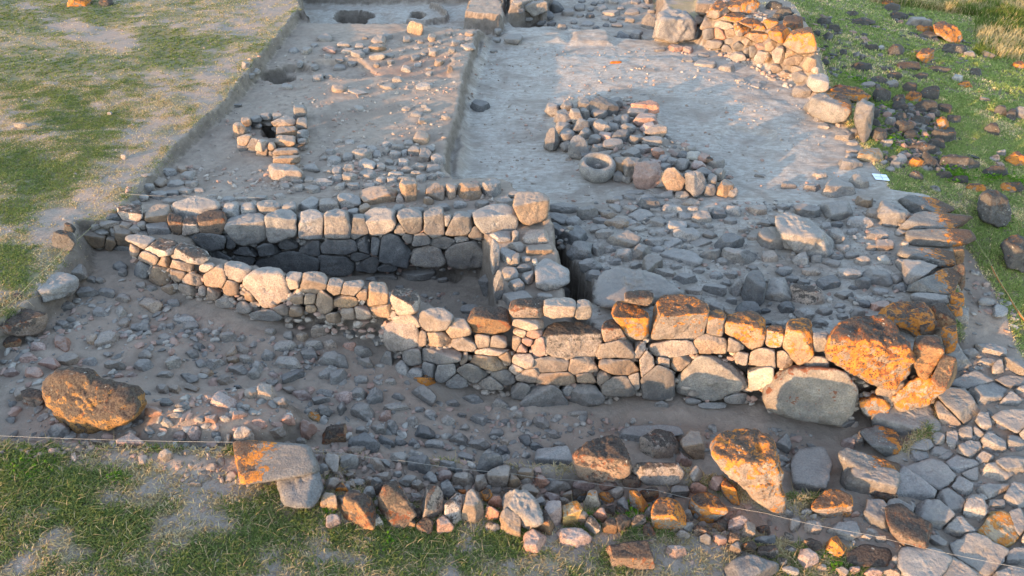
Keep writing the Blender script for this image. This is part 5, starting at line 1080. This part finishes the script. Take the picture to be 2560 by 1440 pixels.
DIRS = {'right of': (1, 0), 'left of': (-1, 0), 'below': (0, 1), 'above': (0, -1)}
UV = np.array([(a[1], a[2]) for a in LOOSE])
best = {}
for mi, (ph, mu, mv) in enumerate(marks):
    d = UV - [mu, mv]; dist = np.hypot(d[:, 0], d[:, 1])
    for dn, (a, b) in DIRS.items():
        al = d @ np.array([a, b]); ac = np.abs(d @ np.array([-b, a]))
        idx = [i for i in np.argsort(dist) if al[i] > ac[i] and dist[i] > 6]
        # rank among stones of the same word and tone, so a reader counts only those
        cnt = {}
        for i in idx:
            key = (LOOSE[i][6], TONE[LOOSE[i][3]]); cnt[key] = cnt.get(key, 0) + 1
            sc_ = cnt[key] * 60 + dist[i]
            if dist[i] < 900 and (i not in best or sc_ < best[i][0]): best[i] = (sc_, cnt[key], dn, ph)
for i, (o, u, v, code, w, h, what) in enumerate(LOOSE):
    if o.name in named: continue
    _, rk, dn, ph = best[i]
    size = 'small ' if w * h < 900 else 'big ' if w * h > 3600 else ''
    long_ = 'long ' if max(w, h) > 2.1 * min(w, h) else ''
    o['label'] = f"{size}{long_}{TONE[code]} {what}, {ORD[rk - 1]} such {dn} {ph}"

# ---------------------------------------------------------------- camera, sun, sky
cam = bpy.data.cameras.new('camera'); co = bpy.data.objects.new('camera', cam); COL.objects.link(co)
cam.sensor_width = 36; cam.lens = 36 * F / 2560; cam.clip_end = 2000; cam.clip_start = .05
co.location = EYE; co.rotation_euler = (math.pi / 2 - PITCH, 0, 0)
SC.camera = co
SUN_EL, SUN_AZ = math.radians(6.5), math.radians(48)      # low sun from behind, over the left shoulder
sd = np.array([-math.sin(SUN_AZ) * math.cos(SUN_EL), -math.cos(SUN_AZ) * math.cos(SUN_EL), math.sin(SUN_EL)])
from mathutils import Vector
L = bpy.data.lights.new('sun', 'SUN'); L.energy = 2.15; L.angle = math.radians(.6); L.color = (1.0, .565, .25)
lo = bpy.data.objects.new('sun', L); COL.objects.link(lo); lo.rotation_euler = Vector(sd).to_track_quat('Z', 'Y').to_euler(); lo.location = (-20, -20, 12)
wd = bpy.data.worlds.new('World'); SC.world = wd; wd.use_nodes = True
nt = wd.node_tree; bg = nt.nodes['Background']
sk = nt.nodes.new('ShaderNodeTexSky'); sk.sky_type = 'NISHITA'; sk.sun_disc = False
sk.sun_elevation = SUN_EL; sk.sun_rotation = math.atan2(sd[0], sd[1]); sk.altitude = 1500; sk.dust_density = 1.5; sk.ozone_density = 1.5
hs = nt.nodes.new('ShaderNodeHueSaturation'); hs.inputs['Saturation'].default_value = .8; hs.inputs['Value'].default_value = 1.3
nt.links.new(sk.outputs[0], hs.inputs['Color']); nt.links.new(hs.outputs[0], bg.inputs[0]); bg.inputs[1].default_value = .15
vs = SC.view_settings; vs.view_transform = 'Standard'; vs.look = 'None'; vs.exposure = 2.5; vs.gamma = 1.0
SC.cycles.max_bounces = 6; SC.cycles.diffuse_bounces = 3; SC.cycles.use_denoising = True
